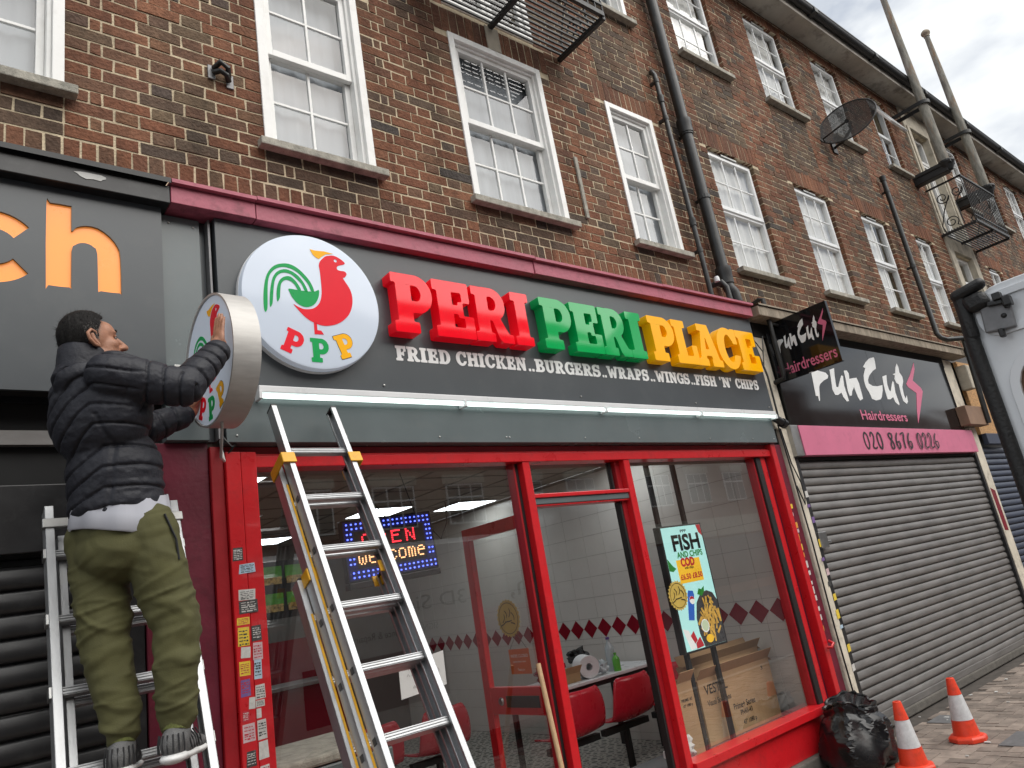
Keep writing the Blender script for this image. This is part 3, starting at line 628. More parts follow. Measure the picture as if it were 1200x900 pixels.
def balcony(x0, x1, z, dep, label, scroll, rail):
    t = thing('iron_balcony', label, 'balcony', ((x0+x1)/2, 0, z))
    m = MB(); y = -.035
    while y > -dep: m.box(x0, x1, y-.007, y+.007, z-.006, z+.012); y -= .041
    m.box(x0, x1, -dep-.012, -dep+.012, z-.022, z+.022); m.build('floor_grate', 'black_iron', t)
    for x in (x0, (x0+x1)/2, x1): m = MB(); m.box(x-.02, x+.02, -dep, .05, z-.045, z-.008); m.build('support_beam', 'black_iron', t, bevel=.004)
    m = MB(); h = rail
    m.box(x0-.012, x1+.012, -dep-.015, -dep+.015, z+h-.03, z+h)
    n = int((x1-x0)/.085)
    for i in range(n+1): x = x0+(x1-x0)*i/n; m.tube([(x, -dep, z+.02), (x, -dep, z+h-.03)], .0075, 6)
    m.box(x0, x1, -dep-.01, -dep+.01, z+.09, z+.11)
    for q in (.34, .66): 
        xc = x0+(x1-x0)*q; pts = [(xc+(.02+.05*a/9)*math.cos(a), -dep-.012, z+h*.6+(.02+.05*a/9)*math.sin(a)*1.4) for a in np.linspace(0, 9, 30)]; m.tube(pts, .007, 6)
    m.build('front_railing', 'black_iron', t)
    for x in (x0, x1):
        m = MB(); m.box(x-.012, x+.012, -dep, .04, z+h-.028, z+h-.002)
        sc_ = lambda cy, cz, r0, a0, turns, sg: [(x, cy+sg*(r0*(1-.75*u))*math.cos(a0+turns*2*math.pi*u), cz+(r0*(1-.75*u))*math.sin(a0+turns*2*math.pi*u)) for u in np.linspace(0, 1, 36)]
        m.tube(sc_(-dep*.36, z+h*.70, .10, math.pi, 1.5, 1), .0085, 6); m.tube([(x, -dep*.36-.10, z+h*.70), (x, -.16, z+.36), (x, -.06, z+.12), (x, -.08, z+.02)], .0085, 6)
        m.tube(sc_(-dep*.40, z+.13, .10, -math.pi*.3, 1.5, -1), .0085, 6); m.tube([(x, -dep*.40-.07, z+.05), (x, -dep*.62, z+.02)], .0085, 6)
        m.tube(sc_(-dep*.78, z+h*.72, .09, math.pi*.9, 1.4, 1), .0085, 6); m.tube([(x, -dep*.78-.088, z+h*.74), (x, -dep*.66, z+h*.5), (x, -dep*.70, z+.03)], .0085, 6)
        m.build('side_railing', 'black_iron', t)
    return t
balcony(2.66, 4.20, 5.965, .55, 'black iron balcony over the middle window, seen from below', 0, .78)
balcony(12.56, 14.06, 5.93, .52, 'black iron balcony with scrollwork beside the two flagpoles', 1, .80)

def flagpole(x, top, label, ball):
    y = -.47; zb = 6.88
    t = thing('flagpole', label, 'flagpole', (x, y, zb))
    m = MB(); m.tube([(x, y, zb), (x, y, 7.95), (x, y, 9.0), (x, y, top)], [.078, .070, .057, .043], 16); m.build('pole', 'pole_wood', t, smooth=50)
    m = MB(); m.box(x-.075, x+.075, -.50, .05, zb-.17, zb-.02); m.box(x-.095, x+.095, -.58, .0, zb-.06, zb-.0); m.lathe([(.0, -.16), (.06, -.15), (.10, -.06), (.12, -.02), (.12, .01), (.1, .02)], (x, y-.02, zb), 18); m.build('console', 'black_iron', t, bevel=.01)
    m = MB(); m.box(x-.105, x-.085, y, .05, 7.93, 7.99); m.box(x+.085, x+.105, y, .05, 7.93, 7.99)
    n = 12; vs = []
    for i in range(n+1):
        a = math.pi*i/n; c, s_ = math.cos(a), math.sin(a)
        for r in (.086, .106):
            for z in (7.93, 7.99): vs.append((x+r*c, y-r*s_, z))
    m.add(vs, [f for i in range(n) for f in ((4*i+2, 4*i+6, 4*i+7, 4*i+3), (4*i+1, 4*i+3, 4*i+7, 4*i+5), (4*i, 4*i+4, 4*i+6, 4*i+2))]); m.build('pole_strap', 'black_iron', t)
    if ball: m = MB(); m.lathe([(0.001, .085), (.04, .078), (.068, .05), (.078, .02), (.07, -.01), (.05, -.03), (.052, -.06), (.03, -.07)], (x, y, top+.05), 16); m.build('finial', 'old_wood', t, smooth=50)
    return t
flagpole(12.23, 10.6, 'tall weathered wooden flagpole, left of the two, standing on a black console', False)
flagpole(14.0, 10.05, 'weathered wooden flagpole with a round finial on top', True)

# satellite dish: open mesh bowl on a wall arm
t = thing('satellite_dish', 'dark mesh satellite dish fixed to the brick wall between two windows', 'satellite dish', (9.30, -.1, 6.62))
dc = Vector((9.22, -.34, 6.74)); nrm = Vector((-.62, -.48, -.05)).normalized()
vdir = (Vector((0, -3.45, 1.6))-dc).normalized(); nrm = (vdir*.60+(-_R*.50+_U*.86)*.80).normalized()
ex = nrm.cross(Vector((0, 0, 1))).normalized(); ey = ex.cross(nrm)
def dp(u, v, off=0): return dc+ex*u+ey*v+nrm*((u*u+v*v)*.45-.06+off)
m = MB(); Rr = .37
for i in range(-26, 27):
    u = i*Rr/27; h = math.sqrt(max(0, Rr*Rr-u*u)); k = 10
    for a in range(k):
        v0, v1 = -h+2*h*a/k, -h+2*h*(a+1)/k
        m.add([dp(u-.0042, v0), dp(u+.0042, v0), dp(u+.0042, v1), dp(u-.0042, v1)], [(0, 1, 2, 3)]); m.add([dp(v0, u-.0042, .001), dp(v1, u-.0042, .001), dp(v1, u+.0042, .001), dp(v0, u+.0042, .001)], [(0, 1, 2, 3)])
m.build('mesh_reflector', 'black_iron', t)
m = MB(); m.tube([dp(Rr*math.cos(a), Rr*math.sin(a)) for a in np.linspace(0, 2*math.pi, 41)], .009, 6); m.build('rim', 'black_iron', t)
m = MB(); aim = dc+vdir*.30; foot = dp(.30, -.20); m.tube([foot, foot+nrm*.06, aim], .011, 8); m.build('feed_arm', 'black_iron', t)
m = MB(); e = aim; ea = (dc-aim).normalized(); m.tube([e-ea*.03, e+ea*.05], .026, 12); m.build('receiver', 'black_plastic', t)
m = MB(); m.tube([dp(0, 0)-nrm*.02, dc-nrm*.14, (9.40, -.16, 6.60), (9.44, -.01, 6.60)], .018, 10); m.box(9.38, 9.50, -.022, -.004, 6.52, 6.70); m.build('wall_mount', 'black_iron', t)

# small fixtures on the brickwork
t = thing('lamp_bracket', 'small black and steel floodlight bracket screwed to the brickwork left of the window', 'bracket', (1.25, 0, 4.63))
m = MB(); m.box(1.185, 1.225, -.012, -.003, 4.60, 4.69); m.build('plate', 'plate_steel', t, bevel=.003); m = MB(); m.box(1.285, 1.325, -.012, -.003, 4.57, 4.66); m.build('plate', 'plate_steel', t, bevel=.003)
m = MB(); m.tube([(1.215, -.02, 4.665), (1.235, -.075, 4.675), (1.275, -.075, 4.655), (1.295, -.02, 4.635)], .016, 10); m.tube([(1.215, -.02, 4.64), (1.24, -.06, 4.63), (1.27, -.06, 4.615), (1.295, -.02, 4.61)], .016, 10); m.build('arm', 'black_plastic', t, smooth=50)
m = MB(); m.box(4.10, 4.135, -.022, -.003, 4.36, 4.93); o = m.build('wall_batten', 'stone', bevel=.004); tag(o, 'thin grey upright batten fixed to the bricks between two windows', 'batten')

# ------------------------------------------------------------------ trim over the shops
t = thing('shop_cornice', 'faded pink painted timber trim running over the chicken shop sign', 'trim', (3.4, 0, 3.7))
m = MB()
segs = [(.918, 1.33, 0), (1.334, 3.25, .004), (3.254, 4.62, -.002), (4.624, 5.915, .002)]
for a, b, dz in segs: m.add([(a, .0, 3.800+dz), (b, .0, 3.800+dz), (b, -.205, 3.772+dz), (a, -.205, 3.772+dz), (a, -.205, 3.752+dz), (b, -.205, 3.752+dz), (b, -.02, 3.745), (a, -.02, 3.745)], [(3, 2, 1, 0), (4, 5, 2, 3), (7, 6, 5, 4), (0, 7, 4, 3), (1, 2, 5, 6)])
m.build('flashing', 'pink_trim', t)
m = MB()
for a, b, dz in segs: m.box(a, b-.001, -.178+dz, -.03, 3.655, 3.747)
m.build('trim_board', 'pink_trim', t, bevel=.003)
t = thing('shop_cornice', 'black painted timber trim over the sign with orange letters', 'trim', (-.6, 0, 3.7))
m = MB(); m.box(XL, .914, -.178, -.03, 3.648, 3.742); m.build('trim_board', 'shutter_black', t, bevel=.004)
m = MB(); m.add([(XL, 0, 3.80), (.914, 0, 3.80), (.914, -.205, 3.772), (XL, -.205, 3.772), (XL, -.205, 3.745), (.914, -.205, 3.745)], [(3, 2, 1, 0), (4, 5, 2, 3)]); m.build('flashing', 'gutter', t)
m = MB(); pts = []
for i in range(14):
    a = 2*math.pi*i/14; r = random.uniform(.7, 1.2); pts.append((.575+.065*r*math.cos(a), 3.705+.018*r*math.sin(a)))
m.prism([pts], facade(-.181), .002); m.build('bare_patch', 'litter', t)
t = thing('shop_cornice', 'weathered peeling timber ledge above the hairdresser sign', 'trim', (8.6, 0, 3.7))
m = MB(); m.box(5.96, 11.05, -.22, -.02, 3.66, 3.755); m.add([(5.96, 0, 3.79), (11.05, 0, 3.79), (11.05, -.235, 3.775), (5.96, -.235, 3.775), (5.96, -.235, 3.757), (11.05, -.235, 3.757)], [(3, 2, 1, 0), (4, 5, 2, 3)]); m.build('trim_board', 'old_wood', t, bevel=.006)
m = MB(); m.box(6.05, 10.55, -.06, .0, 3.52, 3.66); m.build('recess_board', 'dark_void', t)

# ------------------------------------------------------------------ chicken shop fascia sign
t = thing('fascia_sign', 'wide dark grey shop sign with raised red, green and yellow letters', 'shop sign', (3.5, -.1, 3.2))
m = MB(); m.box(1.135, 5.925, -.12, -.0, 2.765, 3.650); m.build('panel', 'grey_panel', t, bevel=.003)
m = MB()
for x in (1.20, 2.0, 3.52, 4.8, 5.86): m.lathe([(0.001, -.0065), (.006, -.005), (.0075, 0)], (x, -.1215, 2.80), 8, axis='y')
m.build('screw', 'steel', t)
def raised(ch, x0, x1, z0, z1, mat, par, y0=-.122, dep=.085, res=90):
    gl, w = G(ch, res); 
    for g_ in gl:
        m = MB(); sx, sz = (x1-x0)/w, (z1-z0)
        m.prism([[(x0+p[0]*sx, z0+p[1]*sz) for p in l] for l in g_], facade(y0-dep), dep)
        o = m.build('letter', mat, par); o.data.polygons.foreach_set('use_smooth', [True]*len(o.data.polygons)); o.data.set_sharp_from_angle(angle=R(35))
        b = o.modifiers.new('bevel', 'BEVEL'); b.width = .004; b.segments = 2; b.limit_method = 'ANGLE'; b.angle_limit = R(55)
ZB, ZT_ = 3.098, 3.466
for ch, a, b in (('P', 2.072, 2.352), ('E', 2.352, 2.640), ('R', 2.640, 2.935), ('I', 2.955, 3.112)): raised(ch, a, b, ZB, ZT_, 'red_acrylic', t)
for ch, a, b in (('P', 3.205, 3.490), ('E', 3.488, 3.772), ('R', 3.770, 4.062), ('I', 4.062, 4.238)): raised(ch, a, b, ZB, ZT_, 'green_acrylic', t)
for ch, a, b in (('P', 4.312, 4.618), ('L', 4.600, 4.882), ('A', 4.872, 5.195), ('C', 5.175, 5.482), ('E', 5.478, 5.788)): raised(ch, a, b, ZB, ZT_, 'yellow_acrylic', t)
def tagline(word, x0, x1, z0=2.956, z1=3.046):
    m = MB(); gs = [G(c, 60) for c in word]; tot = sum(w+.05 for _, w in gs)-.05; s_ = (x1-x0)/tot; x = x0
    for gl, w in gs:
        for g_ in gl: m.prism([[(x+p[0]*s_, z0+p[1]*(z1-z0)) for p in l] for l in g_], facade(-.1225), .002)
        x += (w+.05)*s_
    m.build('lettering', 'vinyl_white', t)
for w_, a, b in (('FRIED', 2.100, 2.474), ('CHICKEN', 2.517, 3.072), ('..', 3.085, 3.140), ('BURGERS', 3.150, 3.766), ('..', 3.778, 3.826), ('WRAPS', 3.836, 4.292), ('..', 4.305, 4.360), ('WINGS', 4.372, 4.793), ('..', 4.805, 4.858), ('FISH', 4.866, 5.148), ("'N'", 5.20, 5.383), ('CHIPS', 5.432, 5.780)): tagline(w_, a, b)

# rooster logo shared by the two round signs (2D, metres, for a 0.375 m radius disc)
BODY = [(0.069, 0.263), (0.086, 0.279), (0.107, 0.288), (0.139, 0.294), (0.175, 0.282), (0.206, 0.255), (0.159, 0.233), (0.153, 0.211), (0.172, 0.205), (0.198, 0.205), (0.209, 0.188), (0.194, 0.167), (0.183, 0.162), (0.201, 0.131), (0.22, 0.097), (0.229, 0.05), (0.222, -0.003), (0.201, -0.053), (0.166, -0.093), (0.121, -0.124), (0.069, -0.141), (0.029, -0.144), (-0.009, -0.135), (-0.046, -0.118), (-0.078, -0.092), (-0.104, -0.062), (-0.123, -0.038), (-0.098, -0.05), (-0.07, -0.059), (-0.041, -0.057), (-0.011, -0.048), (0.016, -0.025), (0.033, 0.003), (0.044, 0.045), (0.047, 0.097), (0.047, 0.149), (0.046, 0.191), (0.044, 0.217), (0.052, 0.242)]
LEG = [(-0.018, -0.132), (-0.001, -0.132), (-0.001, -0.174), (0.021, -0.175), (0.034, -0.196), (-0.019, -0.199)]
COMB = [(-0.001, 0.309), (0.032, 0.306), (0.084, 0.311), (0.137, 0.305), (0.092, 0.294), (0.064, 0.273), (0.048, 0.257), (0.03, 0.264), (0.014, 0.278)]
BOWL = [(-0.142, 0.049), (-0.099, 0.048), (-0.051, 0.048), (0.0, 0.052), (0.029, 0.066), (0.028, 0.038), (0.019, 0.011), (0.002, -0.017), (-0.019, -0.035), (-0.05, -0.046), (-0.078, -0.042), (-0.105, -0.026), (-0.127, 0.001), (-0.139, 0.029)]
TAILS = [[(-0.278, -0.102), (-0.285, -0.078), (-0.282, -0.001), (-0.268, 0.079), (-0.247, 0.132), (-0.212, 0.173), (-0.163, 0.194), (-0.116, 0.194), (-0.07, 0.169), (-0.029, 0.126), (-0.008, 0.089), (0.001, 0.053), (-0.016, 0.052), (-0.028, 0.086), (-0.05, 0.118), (-0.085, 0.153), (-0.127, 0.172), (-0.17, 0.172), (-0.208, 0.153), (-0.238, 0.118), (-0.253, 0.071), (-0.26, 0.002), (-0.266, -0.076)],
 [(-0.252, -0.069), (-0.25, -0.016), (-0.241, 0.044), (-0.226, 0.1), (-0.2, 0.139), (-0.161, 0.16), (-0.123, 0.157), (-0.082, 0.133), (-0.052, 0.092), (-0.036, 0.049), (-0.053, 0.049), (-0.067, 0.085), (-0.094, 0.114), (-0.125, 0.137), (-0.163, 0.14), (-0.192, 0.124), (-0.213, 0.092), (-0.224, 0.046), (-0.232, -0.014), (-0.239, -0.053)],
 [(-0.211, -0.035), (-0.212, 0.009), (-0.203, 0.059), (-0.185, 0.097), (-0.155, 0.119), (-0.126, 0.121), (-0.1, 0.1), (-0.08, 0.068), (-0.074, 0.049), (-0.092, 0.049), (-0.105, 0.074), (-0.124, 0.093), (-0.152, 0.099), (-0.172, 0.086), (-0.185, 0.062), (-0.192, 0.012), (-0.196, -0.013)]]
def smooth_loop(l, n=3):
    p = np.array(l); q = []
    for i in range(len(p)):
        p0, p1, p2, p3 = p[i-1], p[i], p[(i+1) % len(p)], p[(i+2) % len(p)]
        for t_ in np.arange(n)/n: q.append(tuple(.5*(2*p1+(p2-p0)*t_+(2*p0-5*p1+4*p2-p3)*t_**2+(3*p1-p0-3*p2+p3)*t_**3)))
    return q
def logo(par, fn, sc_):
    """fn(x, z, d): d>0 goes behind the face; the vinyl stands a hair proud of the disc"""
    def put(name, loops_list, mat, lift):
        m = MB()
        for loops in loops_list: m.prism([[(x*sc_, z*sc_) for x, z in l] for l in loops], lambda x, z, d: fn(x, z, d-lift), lift*.6)
        return m.build(name, mat, par)
    eye = [(.147+.0095*math.cos(a), .263+.0095*math.sin(a)) for a in np.linspace(0, 2*math.pi, 14, endpoint=False)]
    put('rooster_body', [[smooth_loop(BODY), eye], [LEG]], 'vinyl_red', .0016)
    put('rooster_tail', [[smooth_loop(BOWL)]]+[[smooth_loop(q)] for q in TAILS], 'vinyl_green', .0016)
    put('rooster_comb', [[COMB]], 'vinyl_yellow', .0016)
    for (ox, oz), ang, mat in (((-.215, -.298), -22, 'vinyl_red'), ((-.048, -.357), 0, 'vinyl_green'), ((.128, -.330), 19, 'vinyl_yellow')):
        gl, w = G('P', 90); c, s_ = math.cos(R(ang)), math.sin(R(ang))
        tr = lambda p: (ox+(p[0]*c-p[1]*s_)*.136, oz+(p[0]*s_+p[1]*c)*.136)
        if mat == 'vinyl_yellow': 
            gm = MB(); ctr = (.39, .5)
            put('letter_outline', [[[tr((ctr[0]+(p[0]-ctr[0])*1.05, ctr[1]+(p[1]-ctr[1])*1.05)) for p in gl[0][0]]]+[[tr(p) for p in l] for l in gl[0][1:]]], 'vinyl_black', .0010)
        put('letter', [[[tr(p) for p in l] for l in gl[0]]], mat, .0018)
t = thing('round_sign', 'large round white rooster logo sign mounted flat on the dark grey fascia', 'logo sign', (1.603, -.12, 3.224))
m = MB(); m.lathe([(0.001, -.072), (.362, -.072), (.377, -.068), (.3805, -.060), (.381, 0)], (1.603, -.122, 3.224), 96, axis='y'); m.build('disc', 'white_acrylic', t, smooth=30)
m = MB(); m.lathe([(.3815, -.03), (.384, -.03), (.384, 0)], (1.603, -.1225, 3.224), 96, axis='y'); m.build('rim', 'white_plastic', t, smooth=30)
logo(t, lambda x, z, d: (1.603+x, -.1945+d, 3.224+z), .965)

# strip light under the sign
t = thing('strip_light', 'long lit white tube light under the chicken shop sign', 'strip light', (3.6, -.14, 2.7))
m = MB(); m.box(1.29, 5.885, -.158, -.10, 2.719, 2.754); m.build('housing', 'white_plastic', t, bevel=.004)
for a, b in ((1.30, 2.50), (2.515, 3.70), (3.715, 4.79), (4.805, 5.875)):
    m = MB(); m.tube([(a, -.142, 2.703), (b, -.142, 2.705)], .0105, 12); m.build('tube', 'tube', t, smooth=60)
for x in (1.295, 2.507, 3.707, 4.797, 5.88): m = MB(); m.box(x-.008, x+.008, -.165, -.10, 2.685, 2.724); m.build('holder', 'white_plastic', t, bevel=.002)
m = MB(); m.tube([(5.89, -.13, 2.70), (5.99, -.13, 2.66)], .034, 14); m.tube([(5.99, -.13, 2.66), (6.03, -.13, 2.645)], .042, 14); o = m.build('security_camera', 'black_plastic', smooth=40); tag(o, 'small black round camera at the end of the strip light', 'camera')

# ------------------------------------------------------------------ left shop sign, return panel
t = thing('shop_sign', 'dark grey shop sign with glowing orange cut-out letters, left of the chicken shop', 'shop sign', (-.6, -.1, 3.2))
HL = smooth_loop([(0.416, 3.561), (0.43, 3.569), (0.502, 3.57), (0.512, 3.558), (0.512, 3.446), (0.529, 3.466), (0.569, 3.483), (0.617, 3.48), (0.665, 3.446), (0.696, 3.4), (0.706, 3.349), (0.708, 3.178), (0.7, 3.169), (0.625, 3.169), (0.615, 3.178), (0.613, 3.35), (0.599, 3.381), (0.576, 3.394), (0.549, 3.393), (0.526, 3.378), (0.513, 3.348), (0.512, 3.178), (0.505, 3.169), (0.427, 3.169), (0.418, 3.178)], 2)
cl = [(.225+.172*math.cos(a), 3.32+.166*math.sin(a)) for a in np.linspace(R(41), R(319), 40)]+[(.225+.092*math.cos(a), 3.32+.083*math.sin(a)) for a in np.linspace(R(325), R(35), 32)]
m = MB(); m.prism([[(XL, 2.695), (.886, 2.695), (.886, 3.655), (XL, 3.655)], HL, cl], facade(-.12), .018); m.build('panel', 'grey_panel', t)
for l in (HL, cl):
    c_ = np.mean(l, axis=0); m = MB(); m.prism([l], facade(-.108), .004); m.build('letter', 'orange', t)
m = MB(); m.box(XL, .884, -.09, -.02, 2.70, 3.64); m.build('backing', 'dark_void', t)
t = thing('return_panel', 'narrow grey cladding panel between the orange letter sign and the chicken shop sign', 'panel', (1.01, -.05, 3.1))
m = MB(); m.box(.889, 1.075, -.075, -.0, 2.50, 3.640); m.build('panel', 'grey_light', t, bevel=.002)
m = MB(); m.box(1.0755, 1.105, -.045, -.0, 2.50, 3.640); m.build('channel', 'grey_panel', t)
m = MB(); m.box(1.108, 1.118, -.10, -.0, 2.50, 3.640); m.build('edge_strip', 'plate_steel', t)
m = MB()
for x, z in ((.93, 3.60), (1.045, 3.595), (.93, 2.6)): m.lathe([(0.001, -.004), (.005, -.003), (.006, 0)], (x, -.076, z), 8, axis='y')
m.build('screw', 'steel', t)

# lower grey panel over the shop window
t = thing('cladding_panel', 'plain slate grey panel between the strip light and the red shop window', 'panel', (3.5, -.05, 2.6))
m = MB(); m.box(1.142, 5.875, -.105, -.0, 2.483, 2.760); m.build('panel', 'grey_light', t, bevel=.002)
m = MB()
for x in (1.19, 1.75, 2.33, 2.82, 2.845, 3.5, 4.05, 4.9, 5.5, 5.83): m.lathe([(0.001, -.004), (.005, -.003), (.006, 0)], (x, -.1055, 2.515), 8, axis='y')
m.build('screw', 'steel', t)

# projecting round sign held by the man
t = thing('projecting_sign', 'round rooster sign with a brushed metal rim, sticking out over the pavement', 'projecting sign', (.961, -.478, 2.74))
pc = Vector((.961, -.478, 2.74)); pn = Vector((-math.cos(.036), -math.sin(.036), 0)); px = Vector((math.sin(.036), -math.cos(.036), 0))   # face looks to -X, its right is -Y
def pf(x, z, d): return pc+px*x+Vector((0, 0, z))-pn*d
def ring(prof, name, mat, n=80):
    m = MB(); vs = []
    for r, d in prof: vs += [pf(r*math.cos(2*math.pi*j/n), r*math.sin(2*math.pi*j/n), d) for j in range(n)]
    m.add(vs, [(i*n+j, i*n+(j+1) % n, (i+1)*n+(j+1) % n, (i+1)*n+j) for i in range(len(prof)-1) for j in range(n)]); return m.build(name, mat, t, smooth=35)
ring([(0.001, 0), (.272, 0), (.2745, .002)], 'face', 'white_acrylic')
ring([(.2745, .004), (.276, -.006), (.285, -.006), (.2855, 0), (.2855, .106), (.276, .108), (0.001, .108)], 'rim', 'alu_dull')
logo(t, pf, .72)
m = MB(); m.bar((.985, -.20, 2.80), (.985, -.074, 2.80), .03, .05); m.bar((.985, -.20, 2.66), (.985, -.074, 2.66), .03, .05); m.box(.93, 1.04, -.082, -.0755, 2.61, 2.86); m.build('wall_bracket', 'steel', t, bevel=.003)
m = MB(); m.tube([(.985, -.52, 2.458), (1.0, -.46, 2.40), (1.04, -.32, 2.36), (1.10, -.18, 2.375), (1.12, -.09, 2.45), (1.128, -.06, 2.55)], .006, 8); o = m.build('power_cable', 'pale_cable', smooth=60); tag(o, 'loose pale power cable hanging from the projecting round sign', 'cable')
m = MB(); m.tube([(1.128, -.06, 2.55), (1.13, -.10, 2.50), (1.16, -.11, 2.46), (1.19, -.08, 2.48), (1.15, -.07, 2.43), (1.13, -.05, 2.47)], .005, 6); o = m.build('cable_coil', 'black_plastic', smooth=60); tag(o, 'short coil of dark wire tucked above the red pilaster', 'cable')
# ------------------------------------------------------------------ the red shopfront
sf = thing('shopfront', 'bright red timber shopfront with large panes and an open doorway', 'shopfront', (3.5, 0, 0))
def part(name, mat, *boxes, bevel=.004, par=None):
    m = MB()
    for b in boxes: m.box(*b)
    return m.build(name, mat, par or sf, bevel=bevel)
part('pier', 'maroon', (.80, 1.078, -.03, .10, 0, 2.498))
part('edge_strip', 'red_deep', (1.080, 1.139, -.052, .10, 0, 2.475))
pil = part('pilaster', 'red', (1.141, 1.210, -.075, .10, 0, 2.445), (1.212, 1.286, -.071, .10, 0, 2.445))
part('header', 'red', (1.287, 5.797, -.055, .06, 2.372, 2.428), (1.287, 5.797, -.040, .06, 2.4285, 2.442))
part('header_recess', 'red_deep', (1.142, 5.86, -.018, .06, 2.4425, 2.482))
part('mullion', 'red', (2.960, 3.018, -.05, .07, .0, 2.3715)); part('mullion_channel', 'red_deep', (2.912, 2.928, -.01, .06, .0, 2.3715)); part('gasket', 'rubber', (2.9285, 2.9595, .0, .06, .0, 2.3715))
part('door_jamb', 'red_deep', (3.0185, 3.075, .015, .10, .0, 2.100), (3.078, 3.092, .03, .10, .0, 2.100))
part('mullion', 'red', (3.895, 3.955, -.05, .07, .0, 2.3715)); part('mullion_channel', 'red_deep', (3.850, 3.8945, .0, .07, .0, 2.3715)); part('gasket', 'rubber', (3.832, 3.8495, .005, .06, .0, 2.0895)); part('gasket', 'rubber', (3.8180, 3.8315, .02, .06, 2.17, 2.3715))
part('transom', 'red', (3.0185, 3.8945, -.048, .06, 2.142, 2.168), (3.0185, 3.8945, -.030, .06, 2.090, 2.102)); part('transom_infill', 'grey_light', (3.0185, 3.8945, -.036, .06, 2.1025, 2.1415))
part('frame_post', 'red_deep', (5.577, 5.600, -.005, .07, .39, 2.3715)); part('frame_gap', 'rubber', (5.6005, 5.668, -.0245, .07, .39, 2.3715)); part('frame_post', 'red', (5.6685, 5.735, -.025, .08, .0, 2.3715)); part('frame_gap', 'maroon', (5.7355, 5.7995, .0, .08, .0, 2.3715))
rp = part('pilaster', 'red', (5.800, 5.868, -.075, .10, 0, 2.478)); rr = part('pilaster_return', 'maroon', (5.8685, 6.005, -.048, .10, 0, 2.478))
part('window_sill', 'red', (3.9555, 5.654, -.078, .06, .335, .392)); part('stall_riser', 'red', (3.9555, 5.7415, -.035, .06, .095, .3345)); part('plinth', 'concrete', (3.90, 5.99, -.09, .06, 0, .0945), bevel=.01)
part('window_sill', 'red', (1.287, 2.9115, -.078, .06, .335, .392)); part('stall_riser', 'red', (1.287, 2.9115, -.035, .06, .0, .3345)); part('threshold', 'alu', (3.02, 3.895, -.04, .08, 0.0, .02))
for a, b, c, d in ((1.287, 2.912, .393, 2.3715), (3.0185, 3.8315, 2.169, 2.3715), (3.9555, 5.577, .393, 2.3715)): quad(a, b, c, d, .035).build('pane', 'shopglass', sf)
m = MB(); m.tube([(5.815, -.09, .78), (5.83, -.12, .775), (5.875, -.12, .80), (5.88, -.08, .82)], .012, 8); m.build('hook', 'red', sf, smooth=50)
# inward-opened door leaf
dr = MB(); X0, X1 = 3.058, 3.102
dr.box(X0, X1, .08, .15, .02, 2.085); dr.box(X0, X1, .77, .84, .02, 2.085); dr.box(X0, X1, .15, .77, 2.0, 2.085); dr.box(X0, X1, .15, .77, .02, .14); dr.box(X0, X1, .15, .77, .87, 1.035)
dr = dr.build('door', 'red', sf, bevel=.004)
m = MB()
for a, b in ((.14, .87), (1.035, 2.0)): m.add([(3.08, .77, a), (3.08, .15, a), (3.08, .15, b), (3.08, .77, b)], [(0, 1, 2, 3)])
m.build('pane', 'shopglass', dr)
m = MB(); m.box(3.050, 3.0575, .27, .60, .915, .985); m.build('letter_plate', 'black_plastic', dr, bevel=.003); m = MB(); m.lathe([(.001, -.012), (.02, -.01), (.026, 0)], (3.0575, .66, .95), 14, axis='x'); m.build('lock', 'steel', dr)
for z in (.3, 1.8): m = MB(); m.tube([(3.05, .075, z-.05), (3.05, .075, z+.05)], .012, 10); m.build('hinge', 'steel', dr)

# stickers down the left pilaster
cols = {'w': (.62, .61, .58), 'y': (.80, .58, .05), 'b': (.05, .05, .05), 'l': (.45, .60, .72), 'r': (.5, .03, .05), 'p': (.18, .10, .30), 'o': (.75, .35, .05), 'k': (.62, .45, .47)}
for k, c in cols.items(): mt['st_'+k] = M('sticker_'+k, c, .5, var=.12, vs=60, dirt=((.35, .3, .28), .35, 90))
STK = [('b', 1.147, 1.195, 1.941, 2.0, 'w'), ('l', 1.171, 1.247, 1.882, 1.927, 'b'), ('w', 1.164, 1.237, 1.768, 1.811, 'b'), ('b', 1.163, 1.248, 1.709, 1.766, 'w'), ('y', 1.150, 1.206, 1.664, 1.694, 'r'), ('y', 1.15, 1.2, 1.576, 1.652, 'b'), ('b', 1.2125, 1.257, 1.587, 1.654, 'w'), ('w', 1.159, 1.2, 1.526, 1.568, ''), ('k', 1.2125, 1.256, 1.509, 1.58, 'r'), ('y', 1.150, 1.196, 1.454, 1.51, 'r'), ('l', 1.2125, 1.247, 1.43, 1.509, 'b'), ('p', 1.150, 1.193, 1.368, 1.438, 'r'), ('w', 1.2125, 1.257, 1.347, 1.406, 'b'), ('w', 1.18, 1.2085, 1.316, 1.36, ''), ('w', 1.2125, 1.251, 1.316, 1.343, 'b'), ('r', 1.151, 1.18, 1.271, 1.311, 'w'), ('w', 1.2125, 1.234, 1.272, 1.31, ''), ('k', 1.149, 1.202, 1.188, 1.26, 'r'), ('w', 1.2125, 1.253, 1.185, 1.264, 'b'), ('w', 1.2125, 1.256, 1.108, 1.18, ''), ('b', 1.156, 1.2, 1.091, 1.153, 'w'), ('w', 1.2125, 1.256, 1.03, 1.085, 'r'), ('y', 1.155, 1.2, .98, 1.05, 'b')]
srng = random.Random(5)
